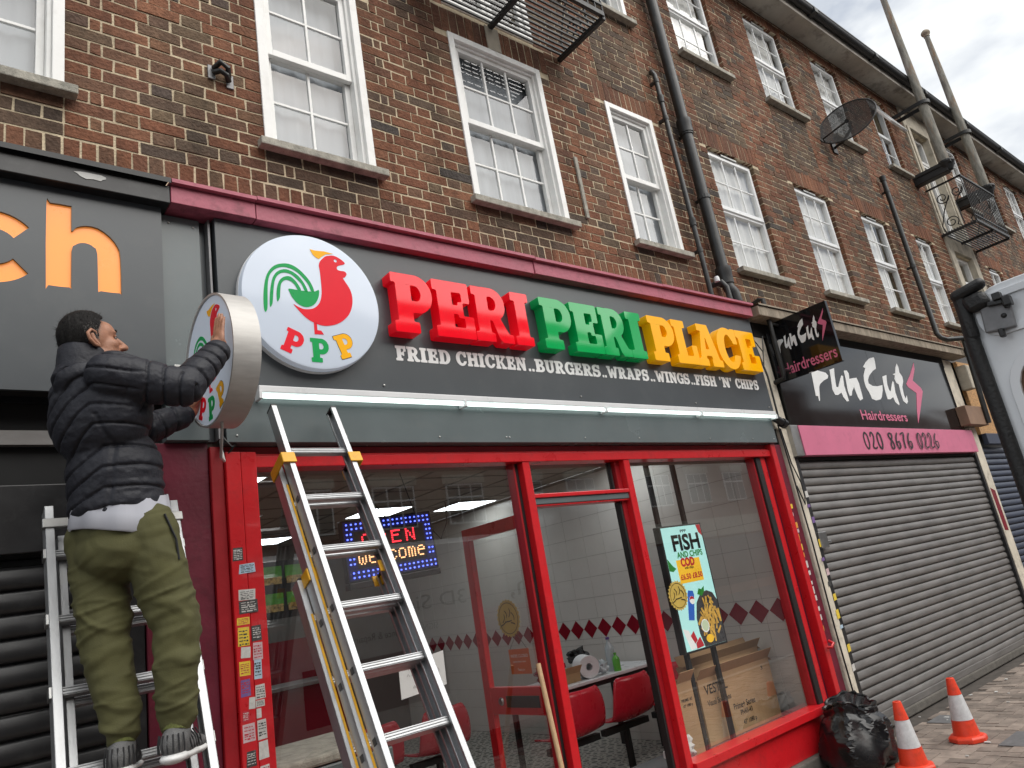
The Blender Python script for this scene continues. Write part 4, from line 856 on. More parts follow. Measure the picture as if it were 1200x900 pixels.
for kk, a, b, c, d, ink in STK:
    y = -.0756 if a < 1.211 else -.0716; w, h = b-a, d-c; sk = srng.uniform(-.004, .004)
    m = MB(); m.prism([[(a, c), (b, c+sk), (b-sk, d), (a+srng.uniform(0, .006), d-sk)]], facade(y), .0008)
    s_ = m.build('sticker', 'st_'+kk, pil)
    if ink:
        m = MB(); z = d-h*.16
        while z > c+h*.12:
            x = a+w*.12
            while x < b-w*.16:
                l = srng.uniform(.1, .34)*w; hh = h*srng.choice([.05, .05, .09]); m.add([(x, y-.0006, z-hh), (min(x+l, b-w*.1), y-.0006, z-hh), (min(x+l, b-w*.1), y-.0006, z), (x, y-.0006, z)], [(0, 1, 2, 3)]); x += l+w*.06
            z -= h*srng.choice([.13, .18])
        m.build('print', 'st_'+ink, s_)
z = 1.95
while z > .9:
    h = srng.uniform(.03, .07); m = MB(); x = srng.uniform(5.875, 5.90); m.prism([[(x, z-h), (x+.04, z-h+.004), (x+.042, z), (x+.003, z-.003)]], facade(-.0495), .0008); m.build('sticker', 'st_'+srng.choice('wwwyokw'), rr); z -= h+srng.uniform(.005, .05)

# ------------------------------------------------------------------ inside the chicken shop
m = MB(); m.add([(1.1, .06, .012), (5.8, .06, .012), (5.8, 6.6, .012), (1.1, 6.6, .012)], [(0, 1, 2, 3)])
fm = bpy.data.materials.new('patterned_floor_tile'); fm.use_nodes = True; t_ = fm.node_tree; p_ = t_.nodes['Principled BSDF']; p_.inputs['Roughness'].default_value = .35
co = N(t_, 'ShaderNodeTexCoord'); vo = N(t_, 'ShaderNodeTexVoronoi'); vo.inputs['Scale'].default_value = 9; vo.inputs['Randomness'].default_value = .35; rp_ = N(t_, 'ShaderNodeValToRGB'); rp_.color_ramp.interpolation = 'CONSTANT'
rp_.color_ramp.elements[0].color = (.03, .03, .03, 1); rp_.color_ramp.elements[1].position = .28; rp_.color_ramp.elements[1].color = (.42, .40, .36, 1); e_ = rp_.color_ramp.elements.new(.5); e_.color = (.16, .14, .12, 1); e_ = rp_.color_ramp.elements.new(.62); e_.color = (.5, .48, .45, 1)
t_.links.new(co.outputs['Object'], vo.inputs['Vector']); t_.links.new(vo.outputs['Distance'], rp_.inputs['Fac']); t_.links.new(rp_.outputs['Color'], p_.inputs['Base Color']); struct(m.build('shop_floor', fm))
m = MB(); m.add([(1.1, .12, 2.75), (5.8, .12, 2.75), (5.8, 6.6, 2.75), (1.1, 6.6, 2.75)][::-1], [(0, 1, 2, 3)]); m.add([(1.1, .12, 2.36), (5.8, .12, 2.36), (5.8, .12, 2.75), (1.1, .12, 2.75)], [(0, 1, 2, 3)])
m.k = 1
for i in range(9): x = 1.23+.6*i; m.box(x-.012, x+.012, .13, 6.59, 2.744, 2.7495)
for j in range(11): y = .40+.6*j; m.box(1.11, 5.79, y-.012, y+.012, 2.7435, 2.7485)
struct(m.build('shop_ceiling', ['ceil', 'plaster']))
m = MB(); m.box(1.08, 1.10, .11, 6.6, 0, 2.75); m.box(1.08, 5.82, 6.6, 6.62, 0, 2.75); m.k = 1; m.box(1.11, 4.6, 6.57, 6.599, 0, 1.5); m.box(1.1005, 1.12, .15, 6.56, 0, 1.5); struct(m.build('shop_wall', ['plaster', 'tile_red']))
m = MB(); m.k = 1; m.add([(5.806, .09, 0), (5.806, 6.6, 0), (5.806, 6.6, 2.75), (5.806, .09, 2.75)], [(3, 2, 1, 0)]); m.k = 0
zs_ = [.012, .083, .298, .513, .728, .943, 1.005, 1.21, 1.425, 1.64, 1.855, 2.07, 2.285, 2.5, 2.715]
for j in range(len(zs_)-1):
    y = .096+(.0 if j % 2 else 0.0)
    while y < 6.55: m.box(5.8005, 5.8055, y+.0015, min(y+.2885, 6.56), zs_[j]+.0015, zs_[j+1]-.0015); y += .29
m.k = 2; y = .232
while y < 6.4: m.add([(5.7985, y-.103, 1.107), (5.7985, y, 1.008), (5.7985, y+.103, 1.107), (5.7985, y, 1.206)], [(3, 2, 1, 0)]); y += .2115
struct(m.build('tiled_wall', ['tile_white', 'grout', 'tile_red']))
LP = [(4.19, 3.97, 'third from the window'), (5.35, 3.90, 'nearest the tiled wall'), (3.63, 1.52, 'right behind the top of the window'), (3.52, 5.75, 'deepest in the shop'), (1.80, 1.85, 'at the far left'), (2.43, 3.95, 'above the hanging board'), (5.35, 1.5, 'over the cardboard boxes')]
for x, y, w_ in LP:
    t = thing('ceiling_light', 'square lit ceiling panel '+w_, 'ceiling light', (x, y, 2.74), 'lit ceiling panels in the shop')
    m = MB(); m.box(x-.3, x+.3, y-.3, y+.3, 2.728, 2.742); m.build('frame', 'white_plastic', t, bevel=.003); m = MB(); m.add([(x-.28, y-.28, 2.7265), (x-.28, y+.28, 2.7265), (x+.28, y+.28, 2.7265), (x+.28, y-.28, 2.7265)], [(0, 1, 2, 3)]); m.build('diffuser', 'lamp', t)
# counter and menu boards
t = thing('serving_counter', 'dark red tiled serving counter at the back of the shop', 'counter', (2.6, 5.0, 0))
m = MB(); m.box(1.25, 4.0, 4.7, 5.2, .012, 1.02); m.build('counter_front', 'tile_red', t); m = MB(); m.box(1.2, 4.05, 4.62, 5.25, 1.021, 1.06); m.build('counter_top', 'steel', t, bevel=.004)
mt['card_green'] = M('green_card', (.10, .32, .04), .5, var=.3, vs=20); mt['card_food'] = M('food_picture', (.42, .28, .10), .5, var=.8, vs=28)
for i, (x, w_) in enumerate(((2.20, 'behind the ladder, second from the left'), (2.80, 'behind the ladder, third from the left'), (3.40, 'at the right end of its row'), (1.55, 'at the left end of its row'))):
    t = thing('menu_board', 'black menu board with green food cards, '+w_, 'menu board', (x, 4.9, 2.1), 'menu boards over the counter')
    m = MB(); m.box(x-.27, x+.27, 4.9, 4.94, 1.76, 2.40); m.build('panel', 'black_plastic', t)
    m = MB()
    for a in (-.13, .13):
        for b in (1.92, 2.22): m.box(x+a-.11, x+a+.11, 4.893, 4.8995, b-.02, b+.12)
    m.build('card', 'card_green', t); m = MB()
    for a in (-.13, .13):
        for b in (1.92, 2.22): m.box(x+a-.10, x+a+.10, 4.887, 4.8925, b-.08, b+.0)
    m.build('picture', 'card_food', t)
# hanging LED board
t = thing('led_board', 'hanging light board with red and amber dotted words and a blue dotted border', 'LED sign', (2.24, .42, 2.0))
a = R(2.5); lr = Vector((math.cos(a), 0, math.sin(a))); lu = Vector((-math.sin(a), 0, math.cos(a))); lc = Vector((2.235, .40, 1.99))
lp = lambda x, z, d=0: lc+lr*x+lu*z+Vector((0, d, 0))
m = MB(); m.obox(lc+Vector((0, .025, 0)), lr*.305, (0, .022, 0), lu*.175); m.obox(lc+Vector((0, .02, 0))-lu*.195, lr*.305, (0, .03, 0), lu*.018); m.build('case', 'black_plastic', t, bevel=.004)
mt['led_blue'] = M('lit_blue', (.10, .16, 1.0), .4, var=0, emit=3); mt['led_red'] = M('lit_red', (1.0, .03, .05), .4, var=0, emit=2.6); mt['led_amber'] = M('lit_amber', (1.0, .50, .22), .4, var=0, emit=2); mt['blue_glow'] = M('blue_board', (.01, .015, .13), .4, var=.2)
m = MB()
def strip(m, x0, x1, z0, z1, d): m.add([lp(x0, z0, d), lp(x1, z0, d), lp(x1, z1, d), lp(x0, z1, d)], [(0, 1, 2, 3)])
strip(m, -.295, .295, .105, .165, .0015); strip(m, -.295, .295, -.165, -.105, .0015); strip(m, -.295, -.235, -.104, .104, .0015); strip(m, .235, .295, -.104, .104, .0015); m.build('border', 'blue_glow', t)
dots = {'led_blue': MB(), 'led_red': MB(), 'led_amber': MB()}
def dot(k, x, z, r=.0042): c = lp(x, z, -.003); dots[k].obox(c, lr*r, (0, .002, 0), lu*r)
for i in range(19):
    for j in (0, 1):
        if i in (6, 7): continue
        x = -.275+i*.0305
        dot('led_blue', x, .122+j*.026); dot('led_blue', x+.008, -.150+j*.026)
for i in range(7):
    if i in (2,): continue
    for j in (0, 1): dot('led_blue', .254+j*.024, -.075+i*.028); dot('led_blue', -.278+j*.024, -.075+i*.028)
F5 = {'O': '01110 10001 10001 10001 10001 01110', 'P': '11110 10001 10001 11110 10000 10000', 'E': '11111 10000 11110 10000 10000 11111', 'N': '10001 11001 10101 10101 10011 10001',
      'W': '10001 10001 10101 10101 10101 01010', 'e': '01110 10001 11111 10000 10000 01110', 'l': '01000 01000 01000 01000 01000 00110', 'c': '01110 10001 10000 10000 10001 01110', 'o': '01110 10001 10001 10001 10001 01110', 'm': '11010 10101 10101 10101 10101 10101'}
def dottext(s, k, x0, z0, px_, adv):
    for i, c in enumerate(s):
        for r_, row in enumerate(F5[c].split()):
            for q, b in enumerate(row):
                if b == '1': dot(k, x0+i*adv+q*px_, z0-r_*px_, .0040 if k == 'led_red' else .0034)
dottext('OPEN', 'led_red', -.185, .082, .0128, .098); dottext('Welcome', 'led_amber', -.222, -.028, .0105, .066)
for k, n_ in (('led_blue', 'border_lights'), ('led_red', 'open_lettering'), ('led_amber', 'welcome_lettering')): dots[k].build(n_, k, t)
m = MB(); m.tube([(2.545, .42, 2.06), (2.60, .42, 2.0), (2.66, .42, 2.10), (2.655, .40, 2.19), (2.64, .38, 2.22)], .004, 6); m.build('power_lead', 'black_plastic', t)
m = MB(); m.tube([(2.25, .45, 2.16), (2.255, .8, 2.45), (2.26, 1.1, 2.745)], .003, 6); m.tube([(2.44, .43, 2.17), (2.36, .43, 2.45), (2.33, .43, 2.74)], .003, 6); m.build('hanging_wire', 'black_plastic', t)

# advertising screen on two black posts
t = thing('advert_screen', 'upright lit advert screen for fish and chips standing on two black posts', 'advert screen', (4.73, .25, .3))
for x in (4.555, 4.885): m = MB(); m.box(x-.018, x+.018, .295, .325, .02, 2.72); m.build('post', 'black_iron', t)
m = MB(); m.box(4.455, 4.985, .235, .294, .972, 1.905); m.build('casing', 'black_plastic', t, bevel=.005)
Y = .2345
def poster(name, col, loops, lift, em=.5, var=.03):
    m = MB()
    if col not in mt: pass
    for l in loops: m.prism([l], facade(Y-lift), .0006)
    return m.build(name, col, t)
mt['scr_bg'] = M('screen_mint', (.42, .78, .76), .3, var=.03, emit=.42); mt['scr_black'] = M('screen_black', (.01, .01, .01), .3); mt['scr_green'] = M('screen_green', (.03, .25, .04), .3, emit=.2); mt['scr_red'] = M('screen_red', (.45, .02, .03), .3, emit=.3)
mt['scr_yel'] = M('screen_yellow', (.85, .50, .03), .3, emit=.35); mt['scr_gold'] = M('screen_gold', (.60, .36, .07), .3, var=.5, vs=30, emit=.25); mt['scr_blue'] = M('screen_blue', (.03, .12, .50), .3, emit=.3); mt['scr_dark'] = M('screen_plate', (.07, .07, .075), .3, var=.4, vs=40); mt['scr_white'] = M('screen_white', (.8, .82, .8), .3, emit=.3); mt['scr_mint'] = M('screen_dip', (.55, .66, .45), .3, emit=.25)
rect = lambda a, b, c, d: [(a, c), (b, c), (b, d), (a, d)]
circ = lambda x, z, r, n=24, rz=None, ph=0: [(x+r*math.cos(ph+2*math.pi*i/n), z+(rz or r)*math.sin(ph+2*math.pi*i/n)) for i in range(n)]
poster('screen', 'scr_bg', [rect(4.475, 4.968, .988, 1.892)], .001)
poster('screen_plate', 'scr_dark', [[(4.70, .989), (4.967, .989), (4.967, 1.30), (4.93, 1.36), (4.86, 1.385), (4.78, 1.37), (4.71, 1.31), (4.67, 1.20), (4.67, 1.09)]], .002)
chips = []; cr_ = random.Random(9)
for i in range(46):
    a_, q = cr_.uniform(0, 6.28), math.sqrt(cr_.random()); x, z = 4.825+.125*q*math.cos(a_), 1.18+.155*q*math.sin(a_); an = cr_.uniform(.6, 2.2); l, w_ = cr_.uniform(.025, .05), cr_.uniform(.008, .013)
    c_, s_ = math.cos(an), math.sin(an); chips.append([(x+u*c_-v*s_, z+u*s_+v*c_) for u, v in ((-l, -w_), (l, -w_*.7), (l, w_), (-l, w_))])
for i, c_ in enumerate(chips): 
    pass
m = MB()
for i, c_ in enumerate(chips): m.prism([c_], facade(Y-.0026-.00012*i), .0001)
m.build('screen_chips', 'scr_gold', t)
poster('screen_dip', 'scr_white', [circ(4.745, 1.135, .048)], .0088); poster('screen_dip', 'scr_mint', [circ(4.745, 1.137, .040)], .0095)
poster('screen_lemon', 'scr_yel', [circ(4.77, 1.04, .045, 16, .03, .4)], .0088)
poster('screen_can', 'scr_blue', [[(4.575, 1.20), (4.64, 1.19), (4.70, 1.37), (4.695, 1.40), (4.64, 1.41), (4.625, 1.385)]], .003); poster('screen_can_mark', 'scr_white', [circ(4.662, 1.335, .03)], .004); poster('screen_can_mark', 'scr_red', [[(4.633, 1.340), (4.645, 1.36), (4.665, 1.365), (4.685, 1.355), (4.69, 1.34), (4.66, 1.345)]], .0046)
poster('screen_wrapper', 'scr_red', [[(4.555, 1.09), (4.60, 1.12), (4.625, 1.05), (4.59, 1.03)], [(4.60, 1.03), (4.66, 1.07), (4.69, 1.0), (4.60, .992)]], .003); poster('screen_wrapper', 'scr_white', [[(4.48, 1.15), (4.545, 1.13), (4.60, 1.0), (4.53, .992)]], .0024)
poster('price_panel', 'scr_yel', [rect(4.575, 4.865, 1.465, 1.64)], .002); poster('corner_mark', 'scr_red', [[(4.91, 1.891), (4.966, 1.891), (4.966, 1.80), (4.93, 1.83)]], .002); poster('leaf_mark', 'scr_green', [[(4.476, 1.66), (4.53, 1.60), (4.56, 1.58), (4.52, 1.56), (4.476, 1.57)]], .002)
poster('herb_mark', 'scr_green', [[(4.74, 1.37), (4.77, 1.41), (4.80, 1.40), (4.84, 1.42), (4.83, 1.38), (4.79, 1.35)]], .003)
def ptxt(body, size, x, z, mat, lift=.003, width=None, name='lettering', bold=.02, depth=None): return text_mesh(body, size, (x, Y-lift, z), (1, 0, 0), (0, 0, 1), name, mat, t, width, 0, bold=bold)
ptxt('FISH', .165, 4.575, 1.712, 'scr_black', width=.34, bold=.035); ptxt('AND CHIPS', .062, 4.60, 1.655, 'scr_green', width=.32, bold=.03); ptxt('COD', .085, 4.625, 1.59, 'scr_red', width=.17, bold=.05, lift=.004); ptxt('with chips', .028, 4.66, 1.566, 'scr_black', width=.11)
ptxt('£6.50', .056, 4.59, 1.492, 'scr_red', width=.125, bold=.03); ptxt('£8.50', .056, 4.735, 1.492, 'scr_red', width=.125, bold=.03); ptxt('PPP', .030, 4.70, 1.845, 'scr_black', width=.075)
# round gold seals stuck on the glass
def seal(fn, par, name='seal', r=.10):
    m = MB(); m.prism([[(r*(1+.05*math.cos(24*a))*math.cos(a), r*(1+.05*math.cos(24*a))*math.sin(a)) for a in np.linspace(0, 2*math.pi, 144, endpoint=False)]], lambda x, z, d: fn(x, z, d-.001), .0008); m.build('disc', 'gold', par)
    m = MB()
    for k, (x, z, l, a0) in enumerate(((-.045, .0, .05, 1.2), (-.02, .025, .045, 1.9), (.015, .03, .05, 1.4), (.045, .01, .05, 2.0), (.0, -.02, .06, .1), (-.05, -.03, .05, .5), (.04, -.03, .04, 2.8))):
        pts = [(x+l*(u-.5)*math.cos(a0)+.012*math.sin(3*u), z+l*(u-.5)*math.sin(a0)) for u in np.linspace(0, 1, 7)]
        up = [(p[0]-.006*math.sin(a0), p[1]+.006*math.cos(a0)) for p in pts]; m.prism([pts+up[::-1]], lambda x_, z_, d: fn(x_*1.1, z_*1.1, d-.002-.0002*k), .0001)
    ringo = [(r*.86*math.cos(a), r*.86*math.sin(a)) for a in np.linspace(0, 2*math.pi, 48, endpoint=False)]; ringi = [(.96*p[0], .96*p[1]) for p in ringo]
    m.prism([ringo, ringi], lambda x, z, d: fn(x, z, d-.002), .0004); m.build('mark', 'vinyl_black', par)
mt['gold'] = M('gold_sticker', (.56, .40, .09), .35, var=.1)
t = thing('round_seal', 'round gold certificate sticker with black writing on the glass of the open door', 'sticker', (3.05, .47, 1.46)); seal(lambda x, z, d: (3.074+d, .475-x, 1.455+z), t, r=.115)
t = thing('round_seal', 'round gold certificate sticker with black writing beside the fish and chips screen', 'sticker', (4.27, .03, 1.40)); seal(lambda x, z, d: (4.265+x, .031+d, 1.40+z), t, r=.10)
t = thing('door_notice', 'small orange notice hanging by a thread on the open door', 'notice', (3.05, .38, 1.19))
m = MB(); m.add([(3.045, .49, 1.115), (3.045, .285, 1.115), (3.045, .285, 1.265), (3.045, .49, 1.265)], [(0, 1, 2, 3)]); m.build('sheet', M('orange_notice', (.62, .12, .02), .5), t)
text_mesh('WE\'RE CLOSED', .026, (3.043, .475, 1.215), (0, -1, 0), (0, 0, 1), 'lettering', 'vinyl_white', t, .175); text_mesh('come back later', .016, (3.043, .455, 1.185), (0, -1, 0), (0, 0, 1), 'lettering', 'vinyl_white', t, .13); text_mesh('Thank you', .02, (3.043, .42, 1.135), (0, -1, 0), (0, 0, 1), 'lettering', 'vinyl_white', t, .07)
m = MB(); m.tube([(3.044, .47, 1.265), (3.05, .39, 1.36), (3.044, .30, 1.265)], .0015, 5); m.build('thread', 'vinyl_black', t)
t = thing('paper_notice', 'white handwritten sheet taped inside the left window', 'notice', (2.13, .06, 1.27))
m = MB(); m.add([(1.985, .048, 1.185), (2.262, .046, 1.205), (2.270, .052, 1.375), (1.992, .055, 1.345)], [(0, 1, 2, 3)]); m.build('sheet', 'paper', t)
m = MB()
for z, x0, x1 in ((1.315, 2.04, 2.20), (1.285, 2.03, 2.22), (1.25, 2.08, 2.16), (1.225, 2.06, 2.11)):
    x = x0
    while x < x1: m.tube([(x, .0455, z), (x+.008, .0455, z+.012), (x+.016, .0455, z-.002)], .0009, 4); x += .026
m.build('handwriting', 'vinyl_black', t)

# cardboard boxes in the window
t0 = MB(); t0.box(3.96, 5.79, .10, .62, .20, .295); o = t0.build('window_shelf', 'grey_light'); tag(o, 'low grey shelf behind the right pane carrying cardboard boxes', 'shelf')
def carton(x0, x1, y0, y1, z0, z1, label, flap=.12, txt=(), tilt=0):
    t = thing('cardboard_box', label, 'box', ((x0+x1)/2, (y0+y1)/2, z0)); e = .006
    m = MB(); m.box(x0, x1, y0, y0+e, z0, z1); m.box(x0, x1, y1-e, y1, z0, z1); m.box(x0, x0+e, y0+e, y1-e, z0, z1); m.box(x1-e, x1, y0+e, y1-e, z0, z1); m.box(x0+e, x1-e, y0+e, y1-e, z0, z0+e)
    m.build('carton', 'card', t, bevel=.002)
    m = MB()
    for (p, q, ox, oy, oz) in (((x0, y0), (x1, y0), 0, -.55, .75), ((x0, y1), (x1, y1), 0, .35, .9), ((x0, y0), (x0, y1), -.9, 0, .25), ((x1, y0), (x1, y1), .7, 0, -.5)):
        l = flap if oy else flap*.55
        m.add([(p[0], p[1], z1), (q[0], q[1], z1), (q[0]+ox*l, q[1]+oy*l, z1+oz*l), (p[0]+ox*l, p[1]+oy*l, z1+oz*l)], [(0, 1, 2, 3)])
    f = m.build('flap', 'card', t); s = f.modifiers.new('solid', 'SOLIDIFY'); s.thickness = .004
    for body, size, x, z, w in txt: text_mesh(body, size, (x, y0-.0012, z), (1, 0, 0), (0, 0, 1), 'lettering', 'vinyl_black', t, w, bold=.015)
    return t
carton(4.67, 5.64, .36, .50, .297, .755, 'large open cardboard box with black print, in front of the tiled wall', .10, [('VESTEL', .095, 4.73, .640, .29), ('Visual Solutions', .058, 4.735, .560, .30), ('Prime+ Series', .062, 5.04, .470, .29), ('PN43-43', .05, 5.11, .420, .16), ('43" 1080 p', .045, 5.12, .350, .18), ('3', .04, 5.50, .68, .03)])
carton(4.80, 5.76, .52, .61, .297, .83, 'second cardboard box standing behind the largest one', .09, [('VESTEL', .08, 4.86, .66, .22)])
carton(4.36, 4.53, .30, .46, .297, .79, 'narrow upright cardboard box next to the red door post', .10, [('PRIME 43', .03, 4.38, .66, .12), ('43" 1080 p', .026, 4.385, .625, .11)])
def crumple(name, mat, c, r, seed, label, cat, sq=(1, 1, 1), rough=.35, sub=4, freq=2.2, par=None):
    import bmesh
    bm = bmesh.new(); bmesh.ops.create_icosphere(bm, subdivisions=sub, radius=1)
    for v in bm.verts:
        d = v.co.normalized(); s_ = Vector((seed*3.1, seed*1.7, seed))
        n1_ = mnoise.noise(d*freq+s_); n2_ = abs(mnoise.noise(d*freq*2.3+s_)); n3_ = abs(mnoise.noise(d*freq*5+s_*2))
        k = 1+rough*n1_-rough*.7*n2_-rough*.28*n3_
        v.co = Vector((d.x*sq[0]*r*k, d.y*sq[1]*r*k, max(d.z*sq[2]*r*k, -sq[2]*r*.86)))+Vector(c)
    me = bpy.data.meshes.new(name); bm.to_mesh(me); bm.free(); me.materials.append(mt[mat]); o = bpy.data.objects.new(name, me); COL.objects.link(o); ORI[o.name] = Vector((0, 0, 0))
    return tag(o, label, cat)
crumple('plastic_bag', 'litter', (4.17, .22, .40), .12, 3, 'crumpled white carrier bags lying in the corner of the window', 'bag', (1.1, .8, .9), .5, 3)

# seats and table
def bench_seat(x, y, label):
    t = thing('cafe_chair', label, 'chair', (x, y, .012), 'red moulded cafe chairs')
    m = MB(); w = .25; n = 10; vs = []
    prof = [(-.20, .80, .19), (-.215, .72, .23), (-.20, .60, .25), (-.17, .50, .25), (-.10, .455, .25), (.06, .45, .25), (.17, .455, .245), (.20, .44, .235)]
    for py, pz, hw in prof:
        for i in range(n+1):
            u = -1+2*i/n; vs.append((x+u*hw, y+py+.05*u*u*(1 if py < -.12 else .2), pz+.03*u*u*(1 if py >= -.12 else 0)))
    m.add(vs, [(r_*(n+1)+i, r_*(n+1)+i+1, (r_+1)*(n+1)+i+1, (r_+1)*(n+1)+i) for r_ in range(len(prof)-1) for i in range(n)])
    o = m.build('seat_shell', 'red_plastic', t, smooth=60, sub=1); s = o.modifiers.new('solid', 'SOLIDIFY'); s.thickness = .012
    m = MB(); m.box(x-.27, x+.27, y-.03, y+.03, .37, .42); m.box(x-.02, x+.02, y-.025, y+.025, .02, .369); m.box(x-.18, x+.18, y-.03, y+.03, .012, .04); m.build('seat_frame', 'black_iron', t, bevel=.004)
for x, y, l in ((4.78, 1.30, 'red moulded cafe chair in the doorway with its back to the street'), (4.18, 1.30, 'red moulded cafe chair half hidden by the red door frame'), (5.42, 1.30, 'red moulded cafe chair closest to the tiled wall, behind the boxes'), (3.55, 2.3, 'red moulded cafe chair behind the open door'), (2.9, 2.3, 'red moulded cafe chair seen below the white paper notice'), (1.75, 2.2, 'dark red moulded cafe chair at the left end of the window')): bench_seat(x, y, l)
t = thing('cafe_table', 'white topped cafe table on a black frame, covered with shopping', 'table', (4.95, 1.95, 0))
m = MB(); m.box(4.25, 5.75, 1.62, 2.30, .735, .765); m.build('table_top', 'white_plastic', t, bevel=.006); m = MB(); m.box(4.3, 5.7, 1.66, 1.70, .69, .734); m.build('apron', 'black_iron', t)
for x, y in ((4.35, 1.7), (5.65, 1.7), (4.35, 2.22), (5.65, 2.22)): m = MB(); m.box(x-.02, x+.02, y-.02, y+.02, .012, .689); m.build('leg', 'black_iron', t)
t = thing('paper_roll', 'big white roll of paper towel on the cafe table', 'paper roll', (4.95, 1.75, .86))
m = MB(); m.lathe([(.032, -.12), (.095, -.12), (.098, -.11), (.098, .11), (.095, .12), (.032, .12), (.032, -.12)], (0, 0, 0), 28, axis='y'); rotv = Matrix.Rotation(R(-28), 4, 'Z'); m.v = [tuple(rotv@Vector(v)+Vector((4.90, 1.78, .864))) for v in m.v]; m.build('roll', 'paper', t, smooth=40)
def bottle(x, y, z, h, r, mat, cap, label):
    t = thing('bottle', label, 'bottle', (x, y, z)); m = MB(); m.lathe([(.001, 0), (r, 0), (r, h*.62), (r*.9, h*.7), (r*.35, h*.86), (r*.35, h*.93)], (x, y, z), 16); m.build('body', mat, t, smooth=40); m = MB(); m.lathe([(r*.42, h*.93), (r*.42, h), (.001, h)], (x, y, z), 12); m.build('cap', cap, t)
mt['bottle_clear'] = M('cloudy_plastic', (.45, .50, .52), .15, var=.1); mt['bottle_green'] = M('green_plastic', (.12, .42, .06), .2, var=.1); mt['purple'] = M('purple_plastic', (.12, .05, .25), .3)
bottle(5.22, 1.76, .766, .30, .045, 'bottle_clear', 'purple', 'tall clear bottle with a purple cap on the cafe table'); bottle(5.20, 1.68, .766, .16, .035, 'bottle_green', 'bottle_green', 'small bright green bottle in front of the clear one')
carton(4.56, 4.76, 1.72, 1.90, .766, .84, 'small open cardboard tray at the left end of the cafe table', .08)
crumple('plastic_bag', 'tile_red', (4.62, 1.98, .86), .12, 8, 'dark red checked bag heaped on the cafe table', 'bag', (1.4, 1, .8), .5, 3); crumple('plastic_bag', 'bottle_clear', (5.05, 1.72, .83), .075, 5, 'small clear plastic bag beside the paper roll', 'bag', (.9, .8, .9), .5, 3); crumple('plastic_bag', 'black_plastic', (5.12, 2.1, .93), .10, 6, 'small black bag behind the paper roll', 'bag', (1.3, .8, .7), .6, 3)
# broom handle leaning outside, chest freezer top inside
m = MB(); m.tube([(2.795, -.085, 1.205), (2.735, -.21, .70), (2.66, -.36, .01)], .0145, 10); o = m.build('broom_handle', 'wood', smooth=60); tag(o, 'pale wooden broom handle leaning on the red door post', 'broom handle')
t = thing('chest_freezer', 'grey chest freezer just inside the left pane, only its lid in view', 'freezer', (1.55, .4, .012)); m = MB(); m.box(1.30, 1.95, .12, .75, .03, .98); m.build('cabinet', 'grey_light', t, bevel=.01); m = MB(); m.box(1.29, 1.96, .11, .76, .985, 1.03); m.build('lid', 'stone', t, bevel=.012)
# ------------------------------------------------------------------ hairdresser next door
t = thing('shop_sign', 'glossy black hairdresser sign with white brush lettering and a pink lightning bolt', 'shop sign', (8.4, -.08, 3.1))
m = MB(); m.box(6.24, 8.262, -.078, -.02, 2.650, 3.560); m.box(8.264, 10.47, -.078, -.02, 2.650, 3.560); m.build('panel', 'black_panel', t, bevel=.002)
FC = [[(6.889, 3.221), (7.018, 3.244), (7.036, 3.236), (7.179, 3.224), (7.217, 3.196), (7.192, 3.164), (7.094, 3.134), (6.998, 3.092), (6.962, 3.06), (6.9, 2.916), (6.879, 2.909), (6.885, 2.96), (6.842, 2.962)],
 [(7.283, 3.262), (7.393, 3.288), (7.357, 3.205), (7.32, 3.079), (7.361, 3.075), (7.46, 3.173), (7.509, 3.214), (7.538, 3.209), (7.503, 3.101), (7.506, 2.933), (7.461, 2.927), (7.407, 2.972), (7.395, 3.021), (7.304, 2.99), (7.245, 2.989), (7.22, 3.049), (7.254, 3.149)],
 [(7.593, 3.273), (7.661, 3.281), (7.688, 3.251), (7.666, 3.185), (7.736, 3.196), (7.842, 3.209), (7.86, 3.145), (7.846, 2.99), (7.842, 2.971), (7.763, 2.949), (7.735, 2.986), (7.715, 3.099), (7.644, 3.045), (7.609, 2.999), (7.556, 2.991), (7.549, 3.053), (7.58, 3.168)],
 [(8.08, 3.349), (8.192, 3.417), (8.306, 3.467), (8.434, 3.491), (8.426, 3.435), (8.394, 3.351), (8.293, 3.317), (8.17, 3.255), (8.101, 3.198), (8.094, 3.158), (8.173, 3.133), (8.285, 3.135), (8.426, 3.156), (8.393, 3.093), (8.314, 3.01), (8.268, 2.982), (8.145, 2.964), (8.06, 2.98), (8.038, 3.05), (7.998, 3.113), (8.0, 3.179), (8.029, 3.246), (8.128, 3.339)],
 [(8.497, 3.262), (8.618, 3.29), (8.56, 3.17), (8.563, 3.102), (8.599, 3.09), (8.682, 3.176), (8.733, 3.22), (8.754, 3.208), (8.711, 3.081), (8.72, 2.945), (8.699, 2.928), (8.628, 2.962), (8.611, 3.022), (8.516, 2.991), (8.45, 2.991), (8.452, 3.096), (8.47, 3.178)],
 [(8.794, 3.308), (8.877, 3.327), (8.935, 3.402), (9.005, 3.457), (9.022, 3.415), (9.001, 3.342), (9.046, 3.295), (9.029, 3.237), (8.951, 3.162), (8.926, 3.063), (8.938, 3.015), (9.001, 3.06), (8.976, 2.982), (8.923, 2.952), (8.854, 2.984), (8.851, 3.074), (8.876, 3.186), (8.817, 3.211), (8.807, 3.252), (8.847, 3.297)]]
BOLT = [(9.525, 3.51), (9.483, 3.418), (9.314, 3.261), (9.479, 3.182), (9.508, 3.132), (9.321, 2.952), (9.072, 2.721), (9.14, 2.862), (9.303, 3.101), (9.113, 3.171), (9.091, 3.205), (9.301, 3.34)]
for l in FC: m = MB(); m.prism([l], facade(-.0805), .002); m.build('letter', 'vinyl_white', t)
m = MB(); m.prism([BOLT], facade(-.0805), .002); m.build('bolt_emblem', 'vinyl_pink', t)
